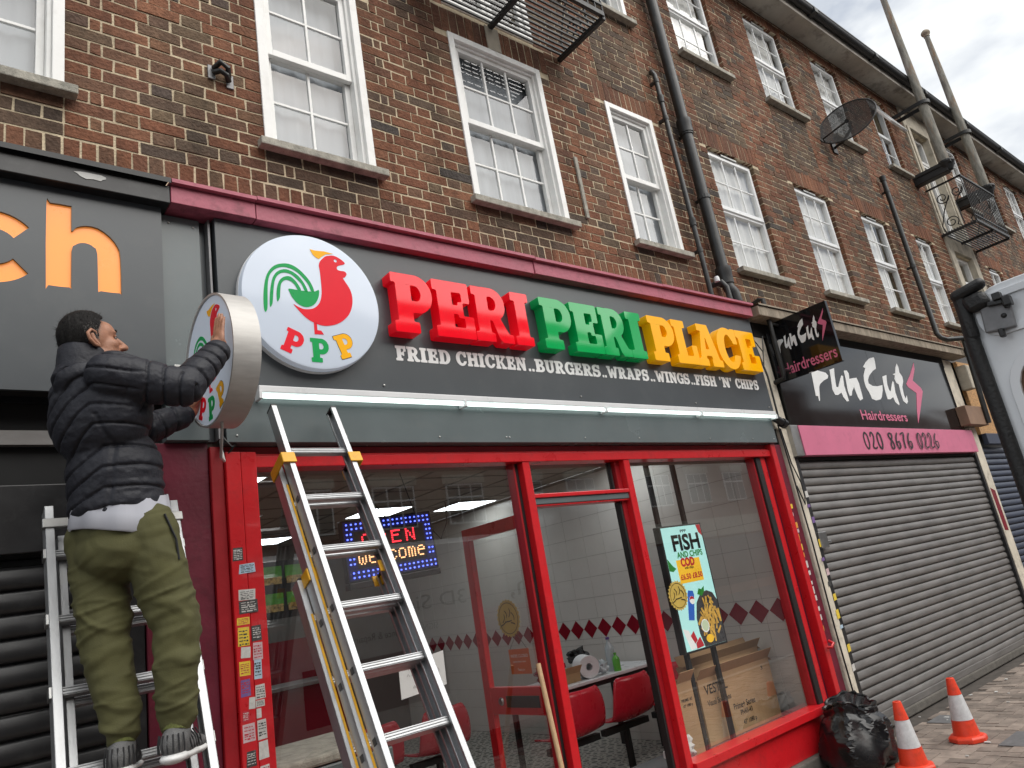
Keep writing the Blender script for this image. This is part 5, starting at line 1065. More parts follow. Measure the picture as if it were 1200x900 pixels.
text_mesh('Hairdressers', .15, (7.685, -.0805, 2.74), (1, 0, 0), (0, 0, 1), 'small_lettering', 'vinyl_pink', t, 1.12, bold=.015)
t = thing('phone_sign', 'pink sign board with a black hand-lettered phone number above the grey shutter', 'sign', (8.4, -.1, 2.5))
m = MB(); m.box(6.29, 10.58, -.112, -.02, 2.362, 2.645); m.build('board', 'pink_board', t, bevel=.003); m = MB(); m.box(6.155, 6.288, -.105, -.02, 2.360, 2.647); m.build('end_plate', 'steel', t, bevel=.003)
def stroke_digits(s, x0, z0, w, h, adv, par):
    P_ = {'0': [[(.5, 1), (.15, .75), (.12, .25), (.5, 0), (.85, .3), (.85, .8), (.5, 1)]], '2': [[(.1, .75), (.4, 1), (.75, .85), (.6, .5), (.2, .15), (.5, .02), (.95, .1)]], '8': [[(.8, .95), (.3, .95), (.2, .72), (.75, .4), (.75, .08), (.35, .0), (.2, .25), (.8, .75), (.8, .95)]], '6': [[(.8, 1), (.35, .7), (.15, .3), (.4, 0), (.8, .15), (.75, .42), (.3, .4)]], '7': [[(.1, .92), (.85, .98), (.55, .5), (.45, 0)]]}
    k = 0
    for ch in s:
        if ch == ' ': x0 += adv*.85; continue
        m = MB()
        for st in P_[ch]:
            p = np.array(st); q = []
            for i in range(len(p)-1):
                a0, a1, a2, a3 = p[max(i-1, 0)], p[i], p[i+1], p[min(i+2, len(p)-1)]
                for u in np.arange(6)/6: q.append(.5*(2*a1+(a2-a0)*u+(2*a0-5*a1+4*a2-a3)*u*u+(3*a1-a0-3*a2+a3)*u**3))
            q.append(p[-1]); q = np.array(q)*[w, h]+[x0, z0]; L_, R_ = [], []
            for i in range(len(q)):
                d = q[min(i+1, len(q)-1)]-q[max(i-1, 0)]; d = d/(np.hypot(*d)+1e-9); nn = np.array([-d[1], d[0]]); th = .0125*(.55+.6*abs(d[1]))
                L_.append(q[i]+nn*th); R_.append(q[i]-nn*th)
            for i in range(len(q)-1):
                y = -.1135-.00004*k; k += 1; m.add([(L_[i][0], y, L_[i][1]), (R_[i][0], y, R_[i][1]), (R_[i+1][0], y, R_[i+1][1]), (L_[i+1][0], y, L_[i+1][1])], [(0, 1, 2, 3)])
        x0 += adv; m.build('digit', 'vinyl_black', par)
stroke_digits('020 8676 0226', 7.50, 2.415, .115, .175, .148, t)
# projecting hairdresser board on its black pipe bracket
t = thing('projecting_sign', 'square black hairdresser sign sticking out on a black pipe bracket', 'projecting sign', (6.36, -.38, 3.37))
m = MB(); m.box(6.335, 6.375, -.655, -.075, 3.085, 3.665); m.build('board', 'black_panel', t, bevel=.002)
pr = lambda u, v: (6.333, -.085-.565*u, 3.09+.57*v)     # u from wall to street, v up
s0, s1 = 6.84, 9.525
for l in FC+[BOLT]:
    m = MB(); k = l is BOLT
    q = [((x-s0)/(s1-s0)*.92+.03, .44+(z-2.9)/.6*.44 if not k else .40+(z-2.72)/.79*.50) for x, z in l]
    m.prism([q], lambda x, z, d: (6.333+d, -.085-.565*x, 3.09+.57*z), .0015); m.build('bolt_emblem' if k else 'letter', 'vinyl_pink' if k else 'vinyl_white', t)
text_mesh('Hairdressers', .155, (6.333, -.095, 3.135), (0, -1, 0), (0, 0, 1), 'small_lettering', 'vinyl_pink', t, .535, bold=.012)
m = MB(); m.tube([(6.20, .0, 3.86), (6.20, -.12, 3.885), (6.20, -.155, 3.87), (6.20, -.16, 3.70), (6.20, -.16, 3.13), (6.20, -.15, 3.08), (6.20, -.06, 3.07), (6.20, -.0, 3.07)], .022, 10); m.tube([(6.20, -.16, 3.62), (6.34, -.16, 3.62)], .014, 8); m.tube([(6.20, -.16, 3.16), (6.34, -.16, 3.16)], .014, 8); m.build('pipe_bracket', 'black_iron', t, smooth=50)

def shutter(name, label, x0, x1, z0, z1, y, mat, pitch, locks=(), guide=None):
    t = thing(name, label, 'shutter', ((x0+x1)/2, y, z0))
    m = MB(); prof = []; jr = random.Random(int(x1*100)); n = int((z1-z0)/pitch); pitch = (z1-z0)/n
    for i in range(n):
        jt = jr.uniform(-.0022, .0022)
        for u, q in ((.0, -.004), (.06, -.016), (.28, -.021), (.55, -.0195), (.78, -.013), (.87, -.010), (.90, .004), (.97, .006)): prof.append((y+q+jt, z0+pitch*(i+u)))
    prof.append((y, z1)); vs = []; nx = 40
    for q in range(nx+1):
        x = x0+(x1-x0)*q/nx; vs += [(x, p[0]+.006*mnoise.noise(Vector((x*1.1, p[1]*2.2, 3)))+.0035*mnoise.noise(Vector((x*4, p[1]*5, 8))), p[1]+.004*math.sin(math.pi*q/nx)*-1) for p in prof]
    k = len(prof); m.add(vs, [(c*k+i, c*k+k+i, c*k+k+i+1, c*k+i+1) for c in range(nx) for i in range(k-1)]); m.build('curtain', mat, t, smooth=62)
    m = MB(); m.box(x0, x1, y-.028, y+.02, z0-.045, z0+.012); m.build('bottom_rail', mat, t, bevel=.004)
    for x in (x0, x1):
        s_ = -1 if x == x0 else 1; m = MB(); m.box(min(x, x+s_*.06), max(x, x+s_*.06), y-.05, y+.04, .0, z1+.03); m.build('guide_rail', guide or mat, t, bevel=.003)
    for x in locks: m = MB(); m.box(x-.05, x+.05, y-.06, y-.018, z0+.02, z0+.075); m.build('lock', 'steel', t, bevel=.004)
    return t
shutter('roller_shutter', 'closed grey roller shutter below the pink phone number board', 6.235, 10.60, .125, 2.33, -.005, 'shutter_grey', .0755, (), 'shutter_black')
m = MB(); m.box(6.16, 10.70, -.045, .04, 2.332, 2.3595); o = m.build('shutter_box', 'dark_void'); tag(o, 'thin black housing slot above the grey shutter', 'shutter housing')
m = MB(); m.box(6.03, 10.95, -.045, .06, 0, .078); o = m.build('door_step', 'concrete', bevel=.012); tag(o, 'worn concrete step under the grey roller shutter', 'step')
shutter('roller_shutter', 'closed black roller shutter behind the man on the ladder', XL, .735, .05, 2.02, .03, 'shutter_black', .086)
t = thing('shutter_box', 'black shutter housing and dark gap below the orange letter sign', 'shutter housing', (-.7, .0, 2.3))
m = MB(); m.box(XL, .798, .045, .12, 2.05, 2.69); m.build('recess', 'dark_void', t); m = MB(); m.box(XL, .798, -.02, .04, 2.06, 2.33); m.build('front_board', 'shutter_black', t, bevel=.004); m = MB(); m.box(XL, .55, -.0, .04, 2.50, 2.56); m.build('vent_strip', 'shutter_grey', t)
t = thing('stone_pier', 'narrow cream painted pier with loose cables between the red shop and the grey shutter', 'pier', (6.09, 0, 0))
m = MB(); m.box(6.008, 6.03, -.03, .08, 0, 3.5); m.build('dark_joint', 'dark_void', t); m = MB(); m.box(6.031, 6.168, -.062, .08, .106, 2.62); m.box(6.0, 6.22, -.05, .08, 2.625, 3.52); m.build('shaft', 'pier_paint', t, bevel=.006)
m = MB(); pl_ = [(6.05, -.067, 2.62), (6.07, -.072, 2.3), (6.11, -.09, 2.12), (6.135, -.075, 2.0), (6.10, -.08, 1.93), (6.06, -.07, 2.1)]; m.tube(pl_, .006, 6); m.tube([(6.02, -.07, 2.66), (6.035, -.075, 2.2), (6.045, -.08, 1.6), (6.04, -.075, .9), (6.05, -.08, .2)], .007, 6); m.tube([(5.995, -.06, 3.5), (6.0, -.11, 3.1), (6.01, -.10, 2.7)], .009, 6); m.tube([(5.97, -.05, 3.55), (6.05, -.1, 3.35), (6.0, -.1, 3.2), (6.08, -.12, 3.5)], .005, 6); m.build('cable', 'black_plastic', t, smooth=60)
z = 2.05
while z > .5:
    h = srng.uniform(.03, .08); m = MB(); x = srng.uniform(6.14, 6.175); yq = -.0625 if x < 6.13 else -.0565
    m.prism([[(x, z-h), (x+.05, z-h+.006), (x+.05, z), (x+.004, z-.004)]], facade(-.066), .001); m.build('sticker', 'st_'+srng.choice('wwlpkyb'), t); z -= h+srng.uniform(.02, .14)
m = MB(); m.box(6.20, 6.33, -.075, -.04, 1.54, 1.68); m.box(6.33, 6.40, -.065, -.045, 1.57, 1.60); o = m.build('lock_plate', 'steel', bevel=.005); tag(o, 'grey metal lock plate on the left rail of the grey shutter', 'lock')
t = thing('stone_pier', 'cream pier right of the pink board, carrying a dark board and pale box', 'pier', (10.75, 0, 0))
m = MB(); m.box(10.665, 10.90, -.062, .08, .0, 2.7); m.box(10.50, 10.86, -.05, .08, 2.71, 3.64); m.build('shaft', 'pier_paint', t, bevel=.006); m = MB(); m.prism([[(10.69, 1.9), (10.83, 1.86), (10.83, 1.35), (10.70, 1.36)]], facade(-.064), .001); m.build('poster_scrap', 'tile_red', t)
m = MB(); m.box(10.36, 11.02, -.20, -.08, 2.70, 2.95); o = m.build('timber_board', 'ply', bevel=.006); tag(o, 'dark brown timber box end at the right edge of the hairdresser sign', 'timber board')
m = MB(); m.box(10.98, 11.14, -.17, -.03, 3.22, 3.56); o = m.build('meter_box', 'cream', bevel=.02); tag(o, 'pale cream box on the wall right of the hairdresser sign', 'meter box')
m = MB(); m.box(11.15, 12.6, -.03, .02, 2.62, 3.66); o = m.build('chipboard_panel', 'osb', bevel=.004); tag(o, 'bare orange chipboard panel over the shop beside the van', 'board')
m = MB(); m.box(11.1, 11.9, -.10, -.04, 2.47, 2.615); o = m.build('fascia_strip', 'shutter_navy', bevel=.004); tag(o, 'blue strip under the chipboard panel', 'fascia strip')
shutter('roller_shutter', 'dark navy roller shutter partly hidden by the van door', 10.98, 14.6, .05, 2.45, .02, 'shutter_navy', .08)
m = MB(); m.box(14.66, XR, -.05, .08, 0, 3.66); o = m.build('shop_wall_panel', 'grey_panel'); tag(o, 'plain dark shop wall farther along the terrace', 'wall')

# ------------------------------------------------------------------ cones, bin bag, litter
def cone(x, y, rz, s, label):
    t = thing('traffic_cone', label, 'traffic cone', (x, y, 0), 'orange traffic cones on the pavement')
    n = 8; m = MB(); a = .108*s; vs = []
    for (r, z) in ((a*1.25, .0), (a*1.25, .028*s), (a*1.12, .040*s), (.088*s, .046*s)):
        for i in range(8): th = R(22.5+45*i)+rz; k = 1.0 if i % 2 else 1.0; vs.append((x+r*math.cos(th), y+r*math.sin(th), z))
    m.add(vs, [(q*8+i, q*8+(i+1) % 8, (q+1)*8+(i+1) % 8, (q+1)*8+i) for q in range(3) for i in range(8)]+[tuple(range(8))[::-1]]); m.build('base', 'orange_cone', t, bevel=.006)
    R0, R1, z0, z1 = .088*s, .028*s, .044*s, .445*s; rr_ = lambda z: R0+(R1-R0)*(z-z0)/(z1-z0)
    b0, b1 = .145*s, .325*s
    m = MB(); m.lathe([(rr_(z0)+.004, z0), (rr_(b0)+.004, b0-.001), (rr_(b0)-.002, b0-.001)], (x, y, 0), 32); m.build('body', 'orange_cone', t, smooth=40); m = MB(); m.lathe([(rr_(b1)-.002, b1+.001), (rr_(b1)+.002, b1+.001), (rr_(z1), z1-.004), (rr_(z1)-.005, z1), (.016*s, z1), (.014*s, z1-.06)], (x, y, 0), 32); m.build('tip', 'orange_cone', t, smooth=40)
    m = MB(); m.lathe([(rr_(b0)+.0025, b0), (rr_(b1)+.0025, b1)], (x, y, 0), 32); m.build('sleeve', 'cone_white', t, smooth=60)
    m = MB(); m.lathe([(rr_(b0)+.0032, b0), (rr_(b0)+.004, b0+.004), (rr_(b0)+.0032, b0+.006)], (x, y, 0), 32); m.build('band', 'orange_cone', t)
cone(6.27, -.76, .2, 1.0, 'orange and white traffic cone standing alone in front of the grey shutter'); cone(5.47, -.70, .5, 1.0, 'orange and white traffic cone beside the black bin bag')
def binbag():
    bx, by = 5.52, -.30
    t = thing('bin_bag', 'shiny black bin bag with an open crumpled neck, standing by the red shopfront', 'bin bag', (bx, by, 0))
    n, h = 54, 40; vs = []
    def vor(p, sd):      # flat facets: pick the strongest of random planes
        return max(p.dot(q)*w for q, w in sd)
    rb = random.Random(12); sd = []
    for i in range(70):
        q = Vector((rb.gauss(0, 1), rb.gauss(0, 1), rb.gauss(0, .55))).normalized(); sd.append((q, rb.uniform(.90, 1.12)))
    for j in range(h):
        v = j/(h-1); z = .43*v
        pass
        for i in range(n):
            a = 2*math.pi*i/n+.04*math.sin(j*1.3); a0 = a; d = Vector((math.cos(a), math.sin(a), (v-.5)*1.0)); dn = d.normalized()
            k = 1/vor(dn, sd); f = mnoise.noise(d*1.3+Vector((5, 1, 2))); g1 = abs(mnoise.noise(Vector((math.cos(a)*2.2, math.sin(a)*2.2, v*1.6))+Vector((1, 9, 3))))
            k = (.55+.5*k)*(1+.20*f-.26*g1+.07)
            prof = .268*(1-.30*max(0, (.15-v)/.15)**2)*(1-.36*v*v)*(1-.10*math.exp(-((v-.86)/.06)**2))*(1+.16*max(0, math.cos(a0-3.3))**4*math.exp(-((v-.45)/.22)**2))
            vs.append((bx+prof*k*math.cos(a)*1.05, by+prof*k*math.sin(a)*.95, z+.025*f*v+.035*math.sin(a*2+1)*v))
    fs = []
    for j in range(h-1):
        for i in range(n):
            A_, B_, C_, D_ = j*n+i, j*n+(i+1) % n, (j+1)*n+(i+1) % n, (j+1)*n+i
            fs += [(A_, B_, C_), (A_, C_, D_)] if (i+j) % 2 else [(A_, B_, D_), (B_, C_, D_)]
    fs.append(tuple(range(n))[::-1]); top = (h-1)*n; c = len(vs)
    for q, (rr_, dz) in enumerate(((.80, -.02), (.45, -.09), (.1, -.12))):
        for i in range(n): p = Vector(vs[top+i]); vs.append((bx+(p.x-bx)*rr_, by+(p.y-by)*rr_, p.z+dz))
    for q in range(3):
        lo = top if q == 0 else c+(q-1)*n
        fs += [(lo+i, lo+(i+1) % n, c+q*n+(i+1) % n, c+q*n+i) for i in range(n)]
    m = MB(); m.add(vs, fs); m.build('sack', 'bag', t, smooth=24)
    m = MB(); pts = []
    for i in range(n+1): p = vs[top+i % n]; pts.append((p[0], p[1], p[2]+.006*math.sin(i*1.4)))
    m.tube(pts, [.010+.004*math.sin(i*1.7) for i in range(n+1)], 6); m.build('neck', 'bag', t, smooth=50)
binbag()
m = MB(); lr_ = random.Random(4)
for i in range(60):
    x, y = lr_.uniform(5.6, 11), lr_.uniform(-2.2, -.12); r = lr_.uniform(.006, .022); a = lr_.uniform(0, 3)
    m.obox((x, y, .006), (r*math.cos(a), r*math.sin(a), 0), (-r*.6*math.sin(a), r*.6*math.cos(a), 0), (0, 0, .0025))
o = m.build('litter', 'litter'); o['kind'] = 'stuff'
m = MB(); m.box(6.75, 7.02, -.52, -.26, .001, .0065); o = struct(m.build('manhole_cover', 'plate_steel', bevel=.002)); m = MB(); m.box(6.15, 6.55, -1.28, -1.0, .001, .0065); struct(m.build('drain_cover', 'plate_steel', bevel=.002))

# ------------------------------------------------------------------ the sign fitter's van, parked at the kerb behind the camera's right shoulder
van = thing('white_van', 'white sign fitter\'s van at the kerb with its rear door swung wide open', 'van', (5.0, -4.4, -.13))
m = MB(); prof = [(-3.50, .22), (-3.46, .55), (-3.46, 1.15), (-3.49, 1.25), (-3.60, 2.05), (-3.72, 2.30), (-3.95, 2.38), (-4.9, 2.38), (-5.13, 2.30), (-5.25, 2.05), (-5.38, 1.25), (-5.40, .55), (-5.36, .22)]
prof = [(y-.12, z) for y, z in prof]; n = len(prof); xs_v = [2.36, 6.3, 6.9, 7.55, 7.8]; sc_v = [(1, 1), (1, 1), (.93, .97), (.92, .55), (.85, .45)]
vs = [(x, -4.55+(y+4.55)*a, .22+(z-.22)*b) for x, (a, b) in zip(xs_v, sc_v) for y, z in prof]
m.add(vs, [(q*n+i, (q+1)*n+i, (q+1)*n+(i+1) % n, q*n+(i+1) % n) for q in range(4) for i in range(n)]+[tuple(4*n+i for i in range(n))]); m.build('body', 'van_white', van, smooth=35)
m = MB(); m.box(2.5, 2.51, -5.4, -3.75, .4, 2.25); m.build('load_bay', 'van_dark', van)
for x in (3.2, 6.7):
    for y in (-3.60, -5.50): m = MB(); m.lathe([(.001, -.1), (.19, -.1), (.2, -.11), (.33, -.11), (.345, -.06), (.345, .06), (.33, .11), (.2, .11), (.001, .1)], (x, y, .215), 28, axis='y'); m.build('wheel', 'rubber', van, smooth=40)
# side lettering
m = MB(); m.box(3.0, 4.62, -3.5745, -3.572, .70, 1.22); m.build('side_stripe', 'maroon', van)
vt = lambda body, size, x, z, mat, w: text_mesh(body, size, (x, -3.577, z), (-1, 0, 0), (0, 0, 1), 'lettering', mat, van, w)
vt('3D Sign', .22, 5.0, 1.66 if False else 1.60, 'vinyl_black', .95)
vt('SIGN Maintenance & Repair', .10, 4.58, 1.38, 'vinyl_black', 1.0); vt('07540 417682', .17, 4.55, 1.02, 'vinyl_white', 1.3); vt('Sign,', .34, 6.5, 1.58, 'vinyl_black', .85)
# open rear door, inner face to the camera
Xd = 2.25; dl = lambda u, z, d: (Xd+d, -3.52+u, z)
def rr2(a, b, c, d, r, k=6):
    return [(x+r*math.cos(th), z+r*math.sin(th)) for x, z, t0_ in ((b-r, d-r, 0), (a+r, d-r, 90), (a+r, c+r, 180), (b-r, c+r, 270)) for th in [R(t0_+90*i/k) for i in range(k+1)]]
door_o = [(u, z) for u, z in rr2(.01, .69, .30, 2.185, .09)]; win = rr2(.10, .640, 1.20, 1.990, .10)
# leaf: u runs to the free edge
m = MB(); m.prism([door_o, win], lambda x, z, d: dl(x, z, d), .05)
m.v = [v for v in m.v]; d_ = m.build('rear_door', 'van_white', van, bevel=.012, smooth=40)
m = MB(); m.prism([rr2(.082, .657, 1.182, 2.008, .115), rr2(.106, .634, 1.206, 1.984, .096)], lambda x, z, d: dl(x, z, d-.006), .012); m.build('window_flange', 'van_white', d_, bevel=.004)
m = MB(); m.prism([win], lambda x, z, d: dl(x, z, .02+d), .004); m.build('lining_panel', 'ply', d_)
m = MB(); m.prism([rr2(.05, .655, .33, 1.12, .08), rr2(.09, .615, .37, 1.08, .06)], lambda x, z, d: dl(x, z, d-.010), .012); m.build('pressing', 'van_white', d_, bevel=.005)
m = MB(); m.prism([rr2(.02, .675, 2.045, 2.165, .05), rr2(.04, .655, 2.065, 2.145, .035)], lambda x, z, d: dl(x, z, d-.008), .010); m.build('pressing', 'van_white', d_, bevel=.004)
m = MB(); pts = [(Xd-.012, -3.52+.700, .32), (Xd-.012, -3.52+.700, 2.06), (Xd-.014, -3.52+.695, 2.14), (Xd-.014, -3.52+.66, 2.185), (Xd-.012, -3.52+.60, 2.192)]
m.tube(pts[:3], [.019, .019, .018], 12); m.build('door_seal', 'rubber', d_, smooth=50)
m = MB(); m.obox((Xd-.022, -2.852, 2.190), (.016, 0, 0), (0, .046, -.008), (0, .003, .016)); m.obox((Xd-.022, -2.862, 2.150), (.018, 0, 0), (0, .030, -.004), (0, .006, .024)); m.obox((Xd-.016, -2.825, 2.12), (.016, 0, 0), (0, .018, 0), (0, 0, .07)); b9 = m.build('corner_buffer', 'rubber', d_, bevel=.014, smooth=60)
m = MB(); m.obox((Xd-.016, -2.897, 2.100), (.008, 0, 0), (0, .036, .004), (0, -.004, .044)); m.build('latch_plate', 'plate_steel', d_, bevel=.004)
m = MB(); m.obox((Xd-.034, -2.915, 2.142), (.012, 0, 0), (0, .010, 0), (0, 0, .010)); m.obox((Xd-.034, -2.934, 2.122), (.014, 0, 0), (0, .009, 0), (0, 0, .013)); m.obox((Xd-.03, -2.905, 2.128), (.008, 0, 0), (0, .018, .003), (0, -.002, .006)); m2 = MB(); m2.obox((Xd-.03, -2.896, 2.046), (.010, 0, 0), (0, .006, 0), (0, 0, .012)); m2.build('latch', 'black_plastic', d_, bevel=.003); m.tube([(Xd-.03, -2.92, 2.135), (Xd-.036, -2.928, 2.105)], .006, 8); m.lathe([(.001, -.030), (.006, -.029), (.008, -.02)], (Xd-.0, -2.912, 2.090), 12, axis='x'); m.build('latch', 'black_plastic', d_, bevel=.003)

# ------------------------------------------------------------------ across the road (seen only in the glass)
def row(x0, x1, h, label, wall, shop):
    t = thing('brick_building', label, 'building', ((x0+x1)/2, -19, -.13))
    m = MB(); m.box(x0, x1, -25, -19, -.13, h); m.build('wall', wall, t); m = MB(); m.add([(x0, -18.7, h), (x1, -18.7, h), (x1, -22, h+2.4), (x0, -22, h+2.4)][::-1], [(0, 1, 2, 3)]); m.build('roof', 'roof', t)
    m = MB(); m.box(x0+.2, x1-.2, -18.98, -18.9, 2.7, 3.6); m.build('fascia', shop, t); m = MB(); m.box(x0+.2, x1-.2, -18.99, -18.95, .3, 2.6); m.build('shop_window', 'van_dark', t)
    x = x0+1
    while x+1.9 < x1:
        for z in (4.4, 7.2):
            if z+1.6 > h: continue
            w_ = 1.7; m = MB(); m.box(x, x+w_, -18.98, -18.93, z, z+1.5)
            f = m.build('window', 'white', t); m = MB()
            for q in range(3):
                for (a, b) in ((.06, .95), (1.03, 1.44)): m.box(x+.06+q*.55, x+.06+q*.55+.48, -18.93, -18.92, z+a, z+b)
            m.build('pane', 'van_dark', f); m = MB(); m.box(x-.1, x+w_+.1, -18.98, -18.88, z+1.52, z+1.85); m.build('head', 'cream', f)
        x += 3.1
mt['far_brick'] = M('far_brick', (.21, .095, .06), .9, var=.25, vs=8); mt['far_brick2'] = M('far_pale_brick', (.25, .17, .12), .9, var=.2, vs=8)
row(-14, -1, 10.2, 'red brick building with shops across the road, reflected at the left of the glass', 'far_brick', 'grey_light'); row(-1, 11.5, 10.6, 'brown brick parade with wide white windows across the road', 'far_brick', 'cream'); row(11.5, 26, 12.2, 'paler brick parade across the road to the right', 'far_brick2', 'scr_blue'); row(44, 70, 8.4, 'brown brick terrace far off across the road', 'far_brick', 'cream'); row(70, 120, 9.0, 'long dark brick terrace at the far end of the road', 'far_brick', 'grey_light'); row(26, 44, 10.9, 'red brick parade far along the opposite side of the road', 'far_brick', 'cream')
# ------------------------------------------------------------------ ladders
def stile(m, p, q, w, d, n, flange=.006):
    """C-section rail: w across (along X), d deep along n"""
    p, q = Vector(p), Vector(q); ax = (q-p).normalized(); n = Vector(n).normalized(); s = ax.cross(n).normalized(); L = (q-p).length
    c = (p+q)/2
    m.obox(c+s*(w/2-.002), s*.002, n*d/2, ax*L/2); m.obox(c-s*0+n*(d/2-.0015), s*w/2, n*.0015, ax*L/2); m.obox(c-n*(d/2-.0015), s*w/2, n*.0015, ax*L/2)
def ladder_section(par, origin, d, nrm, width, t0, t1, rungs, mat='alu', rw=.024, sd=.062, sw=.026, name='section'):
    """origin = left stile at parameter 0, d = unit vector down the ladder, nrm = out of the ladder to the street"""
    o = Vector(origin); d = Vector(d).normalized(); W = Vector((width, 0, 0)); nrm = Vector(nrm).normalized()
    for k in (0, 1):
        m = MB(); a = o+W*k+d*t0; b = o+W*k+d*t1; s_ = 1 if k == 0 else -1
        c = (a+b)/2; L = (b-a).length; X = Vector((1, 0, 0))
        m.obox(c-X*s_*(sw/2-.002), X*.002, nrm*sd/2, d*L/2)
        for z_ in (-1, 1): m.obox(c+nrm*z_*(sd/2-.0015), X*sw/2, nrm*.0015, d*L/2); m.obox(c+nrm*z_*(sd/2-.006)+X*s_*(sw/2-.0015), X*.0015, nrm*.006, d*L/2)
        m.build('stile', mat, par, bevel=.0012)
    for r_ in rungs:
        m = MB(); a = o+d*r_; m.bar(a+Vector((-.012, 0, 0)), a+W+Vector((.012, 0, 0)), .030, .026, nrm); 
        for q in (-.010, .0, .010): m.bar(a+nrm*.0148+d*q+Vector((.012, 0, 0)), a+nrm*.0148+d*q+W-Vector((.012, 0, 0)), .004, .003, nrm)
        m.build('rung', mat, par, bevel=.002)
        m = MB()
        for k in (0, 1): c = a+W*k; m.tube([c+nrm*(sd/2-.001)+Vector((0, 0, 0)), c+nrm*(sd/2+.0015)], .005, 8)
t = thing('extension_ladder', 'tall three section aluminium extension ladder with yellow clips leaning on the shopfront', 'ladder', (1.48, -1.5, 0))
b_ = .5; dd = Vector((0, -b_, -1)).normalized(); nn = Vector((0, -1, b_)).normalized(); O = Vector((1.328, -.2, 2.617)); Wd = .304; Lt = 2.617*math.sqrt(1+b_*b_)
sp = .2665
ladder_section(t, O, dd, nn, Wd, 0, Lt, [sp*i for i in range(1, 11)])
off = .072
ladder_section(t, O-nn*off-Vector((.026, 0, 0)), dd, nn, Wd+.045, .305, Lt-.02, [sp*i-.018 for i in range(2, 11)], rw=.022)
ladder_section(t, O-nn*off*2-Vector((.052, 0, 0)), dd, nn, Wd+.09, .86, Lt-.04, [sp*i-.036 for i in range(4, 11)])
# yellow clips and strips
def clip(c, nfrom, nto, k):
    m = MB(); X = Vector((1, 0, 0)); s_ = 1 if k == 0 else -1; c = Vector(c)
    m.obox(c-X*s_*.042+nn*(nfrom+nto)/2, X*.003, nn*abs(nto-nfrom)/2, dd*.028); m.obox(c-X*s_*.012+nn*nto, X*.032, nn*.004, dd*.028); m.obox(c-X*s_*.026+nn*nfrom, X*.019, nn*.004, dd*.026)
    m.build('clip', 'yellow_plastic', t, bevel=.003)
for k in (0, 1):
    clip(O+Vector((Wd*k, 0, 0))+dd*.325, -off-.036, .036, k); clip(O+Vector((Wd*k, 0, 0))+dd*.875, -off*2-.036, -off+.02, k)
for sec, a, b in ((1, .42, 2.5), (2, 1.02, 2.5)):
    m = MB(); c = O-nn*off*sec-Vector((.026*sec, 0, 0)); m.obox(c+dd*(a+b)/2+nn*.0325-Vector((-.007, 0, 0)), (.0045, 0, 0), nn*.0012, dd*(b-a)/2); m.build('guide_strip', 'yellow_plastic', t)
for sec in (0, 1, 2):
    c = O-nn*off*sec
    for i in range(2+sec*2, 11):
        m = MB(); q = c+dd*(sp*i+.02*sec)-Vector((.0135+.026*sec, 0, 0)); m.obox(q, (.002, 0, 0), nn*.012, dd*.012); m.build('rung_plug', 'black_plastic', t)
m = MB()
for sec in (0, 1, 2):
    for k in (0, 1): c = O-nn*off*sec+Vector((Wd*k+.022*sec*(2*k-1), 0, 0)); m.obox(c+dd*((0, .305, .86)[sec]-.004), (.0145, 0, 0), nn*.032, dd*.006)
m.build('end_cap', 'black_plastic', t, bevel=.003)

# the fitter's ladder
t = thing('combination_ladder', 'aluminium ladder under the man, leaning on the black shutter beside the maroon pier', 'ladder', (.66, -1.1, 0))
tp = Vector((.435, -.14, 2.13)); bt = Vector((.415, -1.02, 0.0)); d2 = (bt-tp).normalized(); n2_ = Vector((0, -d2.z, d2.y)).normalized(); n2_ = -n2_ if n2_.y > 0 else n2_; L2 = (bt-tp).length
W2 = .455
ladder_section(t, tp, d2, n2_, W2, -.08, L2, [.12+.265*i for i in range(8)], sd=.07, sw=.030)
ladder_section(t, tp+Vector((.045, 0, 0))-n2_*.055, d2, n2_, W2-.09, .02, L2, [.14+.265*i for i in range(8)], sd=.06, sw=.026)
m = MB()
for i in range(8):
    for k in (0, 1): m = MB(); m.obox(tp+Vector((-.018+(W2+.036)*k, 0, 0))+d2*(.12+.265*i), (.005, 0, 0), n2_*.02, d2*.02); m.build('rivet_plate', 'steel', t, bevel=.002)
m = MB(); m.obox(tp+Vector((.02, 0, 0))+n2_*.03+d2*.0, (.045, 0, 0), n2_*.012, d2*.02); m.build('hook', 'steel', t, bevel=.003); m = MB(); m.obox(tp+Vector((W2-.02, 0, 0))+n2_*.03+d2*.0, (.045, 0, 0), n2_*.012, d2*.02); m.build('hook', 'steel', t, bevel=.003)

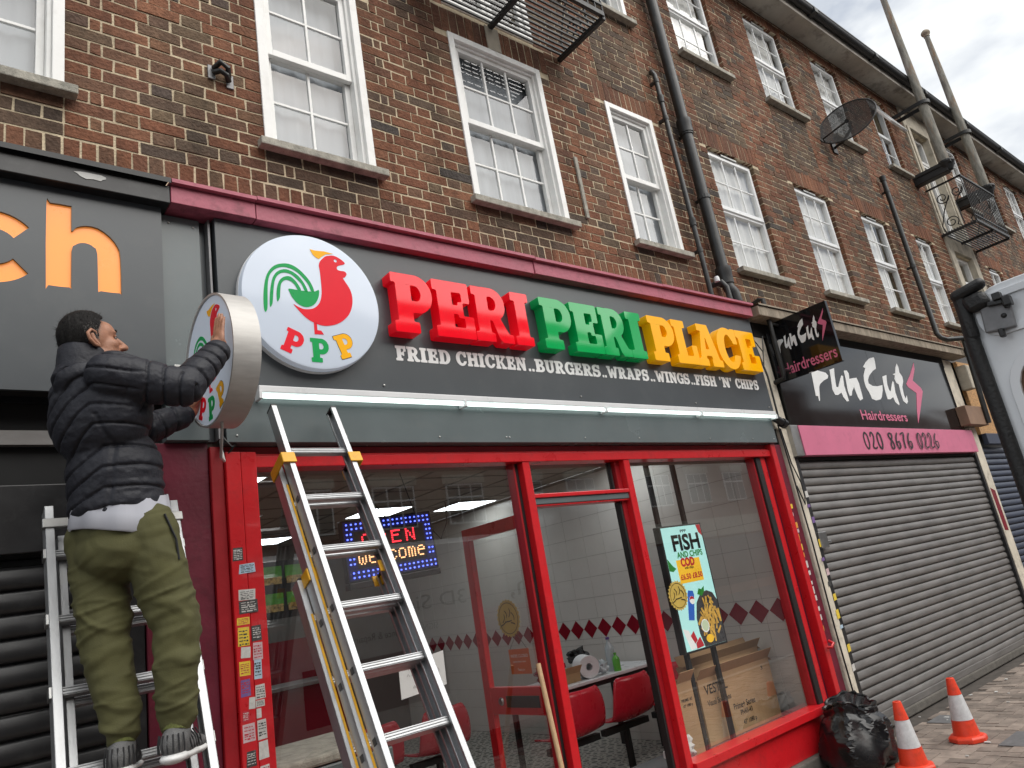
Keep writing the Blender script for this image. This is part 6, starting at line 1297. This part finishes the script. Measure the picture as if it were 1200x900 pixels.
# ------------------------------------------------------------------ the man
def blob(parts, voxel, name, mat, par, smooth_it=6, deform=None):
    """tapered limbs and rounded masses fused into one continuous surface"""
    import bmesh
    bm = bmesh.new()
    for p in parts:
        if p[0] == 'cap':
            pts, rs = p[1], p[2]; sq = p[3] if len(p) > 3 else None
            for (a, b), (ra, rb) in zip(zip(pts[:-1], pts[1:]), zip(rs[:-1], rs[1:])):
                a, b = Vector(a), Vector(b); dv = b-a; L = dv.length; q = dv.to_track_quat('Z', 'Y').to_matrix().to_4x4()
                prof = [(max(1e-4, ra*math.sin(u)), -ra*math.cos(u)) for u in np.linspace(.02, math.pi/2, 7)]+[(max(1e-4, rb*math.cos(u)), L+rb*math.sin(u)) for u in np.linspace(0, math.pi/2-.02, 7)]
                rings = []; n = 20
                for r_, z in prof:
                    rings.append([bm.verts.new(Matrix.Translation(a)@q@Vector((r_*math.cos(2*math.pi*j/n), r_*math.sin(2*math.pi*j/n), z))) for j in range(n)])
                for i in range(len(rings)-1):
                    for j in range(n): bm.faces.new((rings[i][j], rings[i][(j+1) % n], rings[i+1][(j+1) % n], rings[i+1][j]))
                bm.faces.new(rings[0][::-1]); bm.faces.new(rings[-1])
        else:
            c, ax, ay, az = (Vector(v) for v in p[1:5]); g_ = bmesh.ops.create_icosphere(bm, subdivisions=4, radius=1)
            mx_ = Matrix(((ax.x, ay.x, az.x, c.x), (ax.y, ay.y, az.y, c.y), (ax.z, ay.z, az.z, c.z), (0, 0, 0, 1)))
            bmesh.ops.transform(bm, matrix=mx_, verts=g_['verts'])
    me = bpy.data.meshes.new(name); bm.to_mesh(me); bm.free(); o = bpy.data.objects.new(name, me); COL.objects.link(o)
    r_ = o.modifiers.new('r', 'REMESH'); r_.mode = 'VOXEL'; r_.voxel_size = voxel
    if smooth_it: s_ = o.modifiers.new('s', 'SMOOTH'); s_.factor = .5; s_.iterations = smooth_it
    bpy.context.view_layer.update(); m2 = bpy.data.meshes.new_from_object(o.evaluated_get(bpy.context.evaluated_depsgraph_get()))
    bpy.data.objects.remove(o); bpy.data.meshes.remove(me); m2.name = name
    nv = len(m2.vertices); co = np.empty(nv*3); m2.vertices.foreach_get('co', co); co = co.reshape(-1, 3)
    no = np.empty(nv*3); m2.vertices.foreach_get('normal', no); no = no.reshape(-1, 3)
    if deform is not None: co = co+no*deform(co, no)[:, None]
    org = np.array(ORI[par.name]); m2.vertices.foreach_set('co', (co-org).ravel()); m2.update()
    m2.polygons.foreach_set('use_smooth', [True]*len(m2.polygons)); m2.materials.clear(); m2.materials.append(mt[mat])
    o = bpy.data.objects.new(name, m2); COL.objects.link(o); o.parent = par; ORI[o.name] = Vector(ORI[par.name]); return o
mt['skin'] = M('skin', (.38, .180, .108), .5, var=.10, vs=30, bump=.15, bs=150); mt['hair'] = M('dark_hair', (.009, .008, .0075), .75, spec=.2, var=.5, vs=80, bump=.3, bs=170, stretch=(1, 1, .4), dirt=((.09, .085, .08), .2, 60))
mt['grey_hair'] = M('grey_hair', (.13, .12, .11), .7, var=.4, vs=90)
mt['jacket'] = M('black_nylon', (.019, .020, .027), .55, var=.15, vs=8, bump=.45, bs=38, spec=.35); mt['tee'] = M('grey_tshirt', (.46, .47, .52), .9, var=.06); mt['olive'] = M('olive_trousers', (.080, .077, .027), .85, var=.10, vs=9, bump=.12, bs=220)
mt['shoe'] = M('grey_knit_shoe', (.12, .12, .12), .8, var=.2, vs=60, bump=.4, bs=220); mt['sole'] = M('white_sole', (.70, .70, .69), .6); mt['sock'] = M('olive_sock', (.10, .11, .03), .9, var=.4, vs=200); mt['eye'] = M('eye_white', (.30, .27, .25), .25); mt['iris'] = M('dark_iris', (.02, .012, .008), .2); mt['shoe_dark'] = M('shoe_stripe', (.02, .02, .022), .7); mt['brow'] = M('eyebrow', (.02, .016, .013), .9)
man = thing('person', 'person in a black puffer jacket and olive joggers on a ladder, holding the round sign', 'person', (.62, -.6, 1.26))
A = R(58); F_ = Vector((math.sin(A), math.cos(A), 0)); RT = Vector((math.cos(A), -math.sin(A), 0)); UP = Vector((0, 0, 1))   # facing, his right, up
V = Vector
headc = V((.497, -.600, 2.724)); neck = V((.475, -.60, 2.64)); chest = V((.545, -.585, 2.46)); belly = V((.585, -.57, 2.24)); pelv = V((.600, -.565, 2.07))
shR = V((.545, -.735, 2.560)); elR = V((.760, -.805, 2.500)); wrR = V((.912, -.742, 2.680))
shL = V((.475, -.445, 2.565)); elL = V((.740, -.360, 2.470)); wrL = V((.895, -.335, 2.540))
hipL = V((.535, -.50, 2.02)); hipR = V((.665, -.645, 2.02)); knL = V((.548, -.555, 1.69)); knR = V((.738, -.675, 1.68)); anL = V((.588, -.585, 1.355)); anR = V((.735, -.672, 1.365))
# head frame: looks to +X, slightly up the wall and down at the sign
HA = R(82); hf = V((math.sin(HA), math.cos(HA), .30)).normalized(); hr = hf.cross(UP).normalized(); hu = hr.cross(hf).normalized()
H = lambda f, r, u: headc+hf*f+hr*r+hu*u
body = [('ell', H(-.006, 0, .022), hf*.084, hr*.073, hu*.090), ('ell', H(.032, 0, -.030), hf*.060, hr*.060, hu*.088), ('ell', H(.050, 0, .030), hf*.045, hr*.056, hu*.050), ('ell', H(.060, 0, -.088), hf*.034, hr*.034, hu*.026), ('ell', H(.072, 0, -.098), hf*.018, hr*.020, hu*.016),
        ('ell', H(.078, .022, .022), hf*.014, hr*.026, hu*.010), ('ell', H(.078, -.022, .022), hf*.014, hr*.026, hu*.010), ('cap', [H(.086, 0, .014), H(.104, 0, -.010), H(.117, 0, -.034)], [.0085, .0105, .0130]), ('ell', H(.101, .014, -.037), hf*.013, hr*.009, hu*.009), ('ell', H(.101, -.014, -.037), hf*.013, hr*.009, hu*.009),
        ('ell', H(.052, .040, -.024), hf*.030, hr*.020, hu*.024), ('ell', H(.052, -.040, -.024), hf*.030, hr*.020, hu*.024), ('ell', H(.082, 0, -.062), hf*.016, hr*.024, hu*.0075), ('ell', H(.079, 0, -.074), hf*.015, hr*.020, hu*.0075),
        ('ell', H(.010, .042, -.062), hf*.052, hr*.020, hu*.036), ('ell', H(.010, -.042, -.062), hf*.052, hr*.020, hu*.036),
        ('cap', [H(-.03, 0, -.05), neck, chest], [.056, .060, .08]), ('cap', [chest, belly, pelv], [.095, .095, .10]), ('cap', [chest+RT*.05, shR, elR, wrR], [.07, .06, .042, .028]), ('cap', [chest-RT*.05, shL, elL, wrL], [.07, .06, .042, .028]),
        ('cap', [pelv+RT*.05, hipR, knR, anR], [.09, .088, .06, .036]), ('cap', [pelv-RT*.05, hipL, knL, anL], [.09, .088, .06, .036])]
def hand(w, fwd, palm, side, curl, spread):
    """w wrist, fwd along the hand, palm = out of the palm, side = towards the thumb"""
    fwd, palm, side = V(fwd).normalized(), V(palm).normalized(), V(side).normalized(); out_ = []
    out_.append(('cap', [w, w+fwd*.03], [.027, .030])); out_.append(('ell', w+fwd*.055, fwd*.050, side*.040, palm*.016))
    for i, (s_, l, r_) in enumerate(((.030, .072, .0088), (.010, .080, .0090), (-.010, .074, .0086), (-.029, .058, .0078))):
        b0 = w+fwd*(.090-.004*abs(i-1.2))+side*s_; dirv = (fwd+side*s_*spread).normalized(); c1 = (dirv+palm*curl*.5).normalized(); c2 = (dirv+palm*curl).normalized()
        out_.append(('cap', [b0-fwd*.02, b0, b0+c1*l*.42, b0+c1*l*.42+c2*l*.33, b0+c1*l*.42+c2*l*.33+c2*l*.27], [r_*1.1, r_*1.08, r_, r_*.94, r_*.82]))
    t0_ = w+fwd*.028+side*.030; out_.append(('cap', [t0_, t0_+(side*.8+fwd*.6+palm*.2)*.034, t0_+(side*.8+fwd*.6+palm*.2)*.034+(fwd*.9+side*.35+palm*.15)*.042], [.015, .0125, .0095]))
    return out_
body += hand(wrR, V((.10, .10, 1)), V((.90, .35, -.1)), V((-.15, 1, .1)), .10, 1.2)
body += hand(wrL, V((.75, .15, .55)), V((.55, -.4, -.6)), V((.1, -.6, .6)), .45, 1.5)
blob(body, .0048, 'body', 'skin', man, 3)
for s_ in (1, -1):      # ears with a folded rim
    e0 = H(-.012, .076*s_, -.006); out_ = hr*s_
    m = MB(); m.tube([e0+hf*.010-hu*.030+out_*.002, e0-hf*.008-hu*.022+out_*.010, e0-hf*.020+out_*.016, e0-hf*.020+hu*.022+out_*.016, e0-hf*.004+hu*.034+out_*.010, e0+hf*.012+hu*.024+out_*.004, e0+hf*.012+hu*.008], [.006, .0072, .006, .006, .006, .005, .004], 8); m.tube([e0+hf*.008-hu*.026+out_*.004, e0-hf*.006+out_*.005, e0-hf*.004+hu*.020+out_*.005], [.007, .011, .008], 8); m.build('ear', 'skin', man, smooth=70)
    m = MB(); c = H(.0765, .030*s_, .002); n = 10
    m.v = []; import bmesh as _b
    m.lathe([(.001, .0095), (.006, .008), (.0088, .004), (.0095, 0), (.0088, -.004), (.001, -.0095)], c, 12); m.build('eye', 'eye', man, smooth=70)
    m = MB(); m.obox(c+hf*.0088+hr*.001*s_, hf*.001, hr*.0042, hu*.0045); m.build('iris', 'iris', man, bevel=.0015)
    m = MB(); m.tube([H(.080, .017*s_, .009), H(.0845, .030*s_, .010), H(.074, .044*s_, .004)], .0042, 6); m.build('eyelid', 'skin', man, smooth=60)
    m = MB(); m.tube([H(.0945, .012*s_, .023), H(.0945, .026*s_, .029), H(.084, .046*s_, .026)], [.003, .0045, .003], 6); m.build('eyebrow', 'brow', man, smooth=60)
# hair: a cap following the skull, cut round the face and ear, with short tufts
def hair():
    import bmesh
    bm = bmesh.new(); bmesh.ops.create_icosphere(bm, subdivisions=6, radius=1); kill = []
    for v in bm.verts:
        f, r_, u = v.co; n_ = mnoise.noise(v.co*6)*.018+mnoise.noise(v.co*40)*.010
        line = -.30+.10*mnoise.noise(v.co*9)
        face = f > .66+.06*mnoise.noise(v.co*7) and u < .66+.05*mnoise.noise(v.co*9)
        temple = f > .16 and u < -.02+1.15*(f-.16)+.05*mnoise.noise(v.co*11) and abs(r_) > .3
        if u < line-.55*(f < -.3)*1.0 or face or temple or (f > .40 and u < .40+.5*(f-.4)): kill.append(v)
        k = 1.035+n_+.03*min(1, max(0, (u-.2)/.6)); v.co = H(-.005+f*.086*k, r_*.0755*k, .025+u*.093*k)-ORI[man.name]
    bmesh.ops.delete(bm, geom=kill, context='VERTS'); me = bpy.data.meshes.new('hair'); bm.to_mesh(me); bm.free(); me.materials.append(mt['hair']); o = bpy.data.objects.new('hair', me); COL.objects.link(o); o.parent = man; ORI[o.name] = ORI[man.name]
    s_ = o.modifiers.new('solid', 'SOLIDIFY'); s_.thickness = .005; s_.offset = -1; me.polygons.foreach_set('use_smooth', [True]*len(me.polygons))
    m = MB(); hr_ = random.Random(2)
    for i in range(4500):
        f, r_, u = [hr_.gauss(0, 1) for _ in range(3)]; L = math.sqrt(f*f+r_*r_+u*u); f, r_, u = f/L, r_/L, u/L
        if u < -.25 or (f > .62 and u < .66) or (f > .40 and u < .40+.5*(f-.4)) or (f > .12 and u < 1.15*(f-.16)+.02): continue
        b0 = H(-.005+f*.090, r_*.079, .025+u*.097); nrm_ = (hf*f+hr*r_+hu*u).normalized(); dv = (hf*(.5 if u > .45 else -.15)+hu*(-.9 if u < .45 else -.1)); dv = (dv-nrm_*dv.dot(nrm_)+V((hr_.gauss(0, .32), hr_.gauss(0, .32), hr_.gauss(0, .32)))).normalized()*.9+nrm_*.26; dv = dv.normalized()*hr_.uniform(.014, .026); sd = dv.cross(nrm_).normalized()*.0009
        m.add([b0-sd, b0+sd, b0+dv], [(0, 1, 2)])
    m.build('hair_strand', 'hair', o); m = MB()
    for i in range(1500):
        f, r_, u = hr_.uniform(-.25, .34), hr_.choice([-1, 1]), hr_.uniform(-.28, .42)
        if f > .14 and u < 1.15*(f-.16)+.02 or hr_.random() < max(0, u)*1.6: continue
        r_ *= math.sqrt(max(.1, 1-f*f-u*u)); nrm_ = (hf*f+hr*r_+hu*u).normalized(); b0 = H(-.005+f*.090, r_*.079, .025+u*.097)+nrm_*.001
        dv = (hu*-.9+hf*-.3+nrm_*.35+V((hr_.gauss(0, .3), hr_.gauss(0, .3), hr_.gauss(0, .3)))).normalized()*hr_.uniform(.010, .02); sd = dv.cross(nrm_).normalized()*.0009
        m.add([b0-sd, b0+sd, b0+dv], [(0, 1, 2)])
    m.build('grey_hair_strand', 'grey_hair', o)
hair()

# padded jacket: fused tubes, stitched into rounded baffles
def baffle(co, no):
    d = np.zeros(len(co)); P_ = co
    tors = np.array(chest); axis_r = np.array(RT); axis_f = np.array(F_)
    rx = (P_-tors)@axis_r; rf = (P_-tors)@axis_f
    z = P_[:, 2]
    # distance along each sleeve
    def along(a, b):
        a, b = np.array(a), np.array(b); u = ((P_-a)@(b-a))/((b-a)@(b-a)); q = a+np.clip(u, 0, 1)[:, None]*(b-a); return u*np.linalg.norm(b-a), np.linalg.norm(P_-q, axis=1)
    best = np.full(len(P_), 9.); s_al = np.zeros(len(P_)); wgt = np.zeros(len(P_))
    for a, b, o_ in ((shR, elR, 0), (elR, wrR, (elR-shR).length), (shL, elL, 0), (elL, wrL, (elL-shL).length)):
        s_, di = along(a, b); k = (di < best) & (di < .125) & (s_ > .0); s_al[k] = s_[k]+o_; best[k] = di[k]
        w_ = np.clip((s_-.05)/.07, 0, 1) if o_ == 0 else np.ones(len(P_)); wgt[k] = w_[k]
    wgt *= np.clip((.125-best)/.02, 0, 1)
    left = rx < .085
    th_a = s_al+.010*np.sin(P_[:, 2]*23+P_[:, 0]*17); th_t = z-np.where(left, .50*(rx-.085), -.12*(rx-.085))+.012*np.sin(rx*14+z*9)
    def prof_(th, per):
        s_ = np.abs((th/per) % 1-.5)*2; return .006*np.sqrt(np.clip(1-s_**4, 0, 1))-.005-.0058*np.exp(-((1-s_)*per/2/.0042)**2), s_
    da, sa = prof_(th_a, .058); dt, st_ = prof_(th_t, .066)
    d += wgt*da+(1-wgt)*dt; s_ = np.where(wgt > .5, sa, st_); arm = wgt > .3
    # yoke and side seams
    side = np.abs(rx-.095-.02*np.sin(z*9)); d -= np.where(~arm & (side < .012) & (rf < 0) & (z < 2.42), .006*(1-side/.012), 0)
    # creases
    nz = np.array([mnoise.noise(Vector((p[0]*13+p[2]*16, p[1]*13, p[2]*30-p[0]*12)))+.5*mnoise.noise(Vector((p[0]*40, p[1]*40, p[2]*62))) for p in P_]); d += .0026*nz*np.where(s_ > .4, 1.3, .8)
    return d
jk = [('ell', chest-F_*.012+UP*.0, RT*.196, F_*.142, UP*.20), ('ell', belly-F_*.005, RT*.168, F_*.146, UP*.18), ('ell', belly-UP*.065, RT*.167, F_*.145, UP*.105), ('ell', belly-UP*.115, RT*.166, F_*.145, UP*.095), ('ell', chest+UP*.09-F_*.015, RT*.175, F_*.115, UP*.09),
      ('cap', [neck+UP*.005-F_*.005, neck-UP*.05], [.078, .10]), ('cap', [chest+RT*.10+UP*.06, shR, elR, wrR-(wrR-elR).normalized()*.012], [.098, .088, .069, .050]), ('cap', [chest-RT*.10+UP*.06, shL, elL, wrL-(wrL-elL).normalized()*.012], [.098, .086, .066, .050])]
blob(jk, .0045, 'jacket', 'jacket', man, 16, baffle)
# collar
m = MB(); n = 36; vs = []
for q, (rr_, dz) in enumerate(((.086, -.05), (.083, .0), (.080, .035), (.074, .045), (.068, .035), (.07, -.02))):
    for i in range(n):
        a = 2*math.pi*i/n; vs.append(neck+F_*(.005+rr_*1.08*math.cos(a))+RT*rr_*1.0*math.sin(a)+UP*(dz+.008-.012*math.cos(a)))
m.add(vs, [(q*n+i, q*n+(i+1) % n, (q+1)*n+(i+1) % n, (q+1)*n+i) for q in range(5) for i in range(n)]); m.build('collar', 'jacket', man, smooth=60)
# t-shirt hem
m = MB(); n = 60; vs = []
for z_, k in ((2.16, .98), (2.09, 1.05), (2.035, 1.08), (2.03, 1.04), (2.08, .98)):
    for i in range(n):
        a = 2*math.pi*i/n; vs.append(V((.600, -.565, z_+.012*math.sin(a*2+1)-.018*math.sin(a)))+RT*.164*k*math.sin(a)+F_*.143*k*math.cos(a)+(RT*math.sin(a)+F_*math.cos(a))*.004*math.sin(a*11))
m.add(vs, [(q*n+i, q*n+(i+1) % n, (q+1)*n+(i+1) % n, (q+1)*n+i) for q in range(4) for i in range(n)]); m.build('tshirt_hem', 'tee', man, smooth=60)
# joggers with folds
def folds(co, no):
    d = np.zeros(len(co))
    for i, p in enumerate(co):
        z = p[2]; k = 1 if abs(z-1.68) < .13 or z < 1.48 else .5
        w = mnoise.noise(Vector((p[0]*9+z*5, p[1]*9, z*17)))*.45+mnoise.noise(Vector((p[0]*20-z*14, p[1]*18, z*30)))*.55
        rid = 1-abs(mnoise.noise(Vector((p[0]*6+z*7, p[1]*6-z*3, z*8+7))))*3.0; r2_ = 1-abs(mnoise.noise(Vector((p[0]*5-z*11, p[1]*5+z*4, z*9-3))))*3.4
        d[i] = .0075*w*k+.011*max(0, rid-.3)*k+.009*max(0, r2_-.3)*k
    return d
kb = lambda a, b, t_: V(a)+(V(b)-V(a))*t_
tr = [('ell', pelv-UP*.045, RT*.158, F_*.138, UP*.115), ('ell', V((.60, -.575, 1.965)), RT*.160, F_*.140, UP*.11),
      ('cap', [hipL, kb(hipL, knL, .5), knL, kb(knL, anL, .45), anL+UP*.05, anL+UP*.02], [.100, .089, .076, .070, .057, .049]), ('cap', [hipR, kb(hipR, knR, .5), knR+F_*.01, kb(knR, anR, .45), anR+UP*.05, anR+UP*.02], [.100, .089, .076, .070, .057, .049])]
blob(tr, .0056, 'joggers', 'olive', man, 8, folds)
m = MB(); m.tube([V((.700, -.735, 2.06)), V((.735, -.735, 1.97)), V((.742, -.735, 1.90))], .004, 6); m.build('pocket_zip', 'vinyl_black', man)
def shoe(an, fdir, label):
    f = V(fdir).normalized(); r_ = f.cross(UP).normalized(); z0 = an.z-.10; b = V((an.x, an.y, z0))
    up = [('ell', b+f*-.030+UP*.055, f*.050, r_*.040, UP*.052), ('ell', b+f*.03+UP*.042, f*.080, r_*.043, UP*.040), ('ell', b+f*.105+UP*.032, f*.060, r_*.045, UP*.028), ('cap', [b+f*-.02+UP*.06, b+f*.0+UP*.085], [.043, .042])]
    o = blob(up, .006, 'shoe', 'shoe', man, 5)
    so = [('ell', b+f*-.032+UP*.012, f*.052, r_*.042, UP*.020), ('ell', b+f*.04+UP*.010, f*.09, r_*.042, UP*.018), ('ell', b+f*.11+UP*.010, f*.062, r_*.047, UP*.018)]
    s2 = blob(so, .006, 'sole', 'sole', o, 3); 
    for q in (-1, 1):
        m = MB()
        for i in range(5): u = .01+i*.02; m.tube([b+f*u+r_*q*(.043-.0006*i)+UP*.025, b+f*(u-.012)+r_*q*.040+UP*.058, b+f*(u-.016)+r_*q*.026+UP*.082], .0028, 5)
        m.build('stripe', 'shoe_dark', o)
    m = MB()
    for i in range(-3, 4): a_ = i*.38; dr_ = -f*math.cos(a_)+r_*math.sin(a_); c_ = b-f*.030; m.tube([c_+dr_*.0465+UP*.030, c_+dr_*.0475+UP*.055, c_+dr_*.043+UP*.085], .0026, 5)
    m.build('heel_stripe', 'shoe_dark', o); m = MB(); m.tube([b-f*.012+UP*.09, an+UP*.03], [.040, .041], 16); m.build('sock', 'sock', man, smooth=60)
shoe(anL, V((.35, .90, 0)), ''); shoe(anR, V((.62, .78, 0)), '')
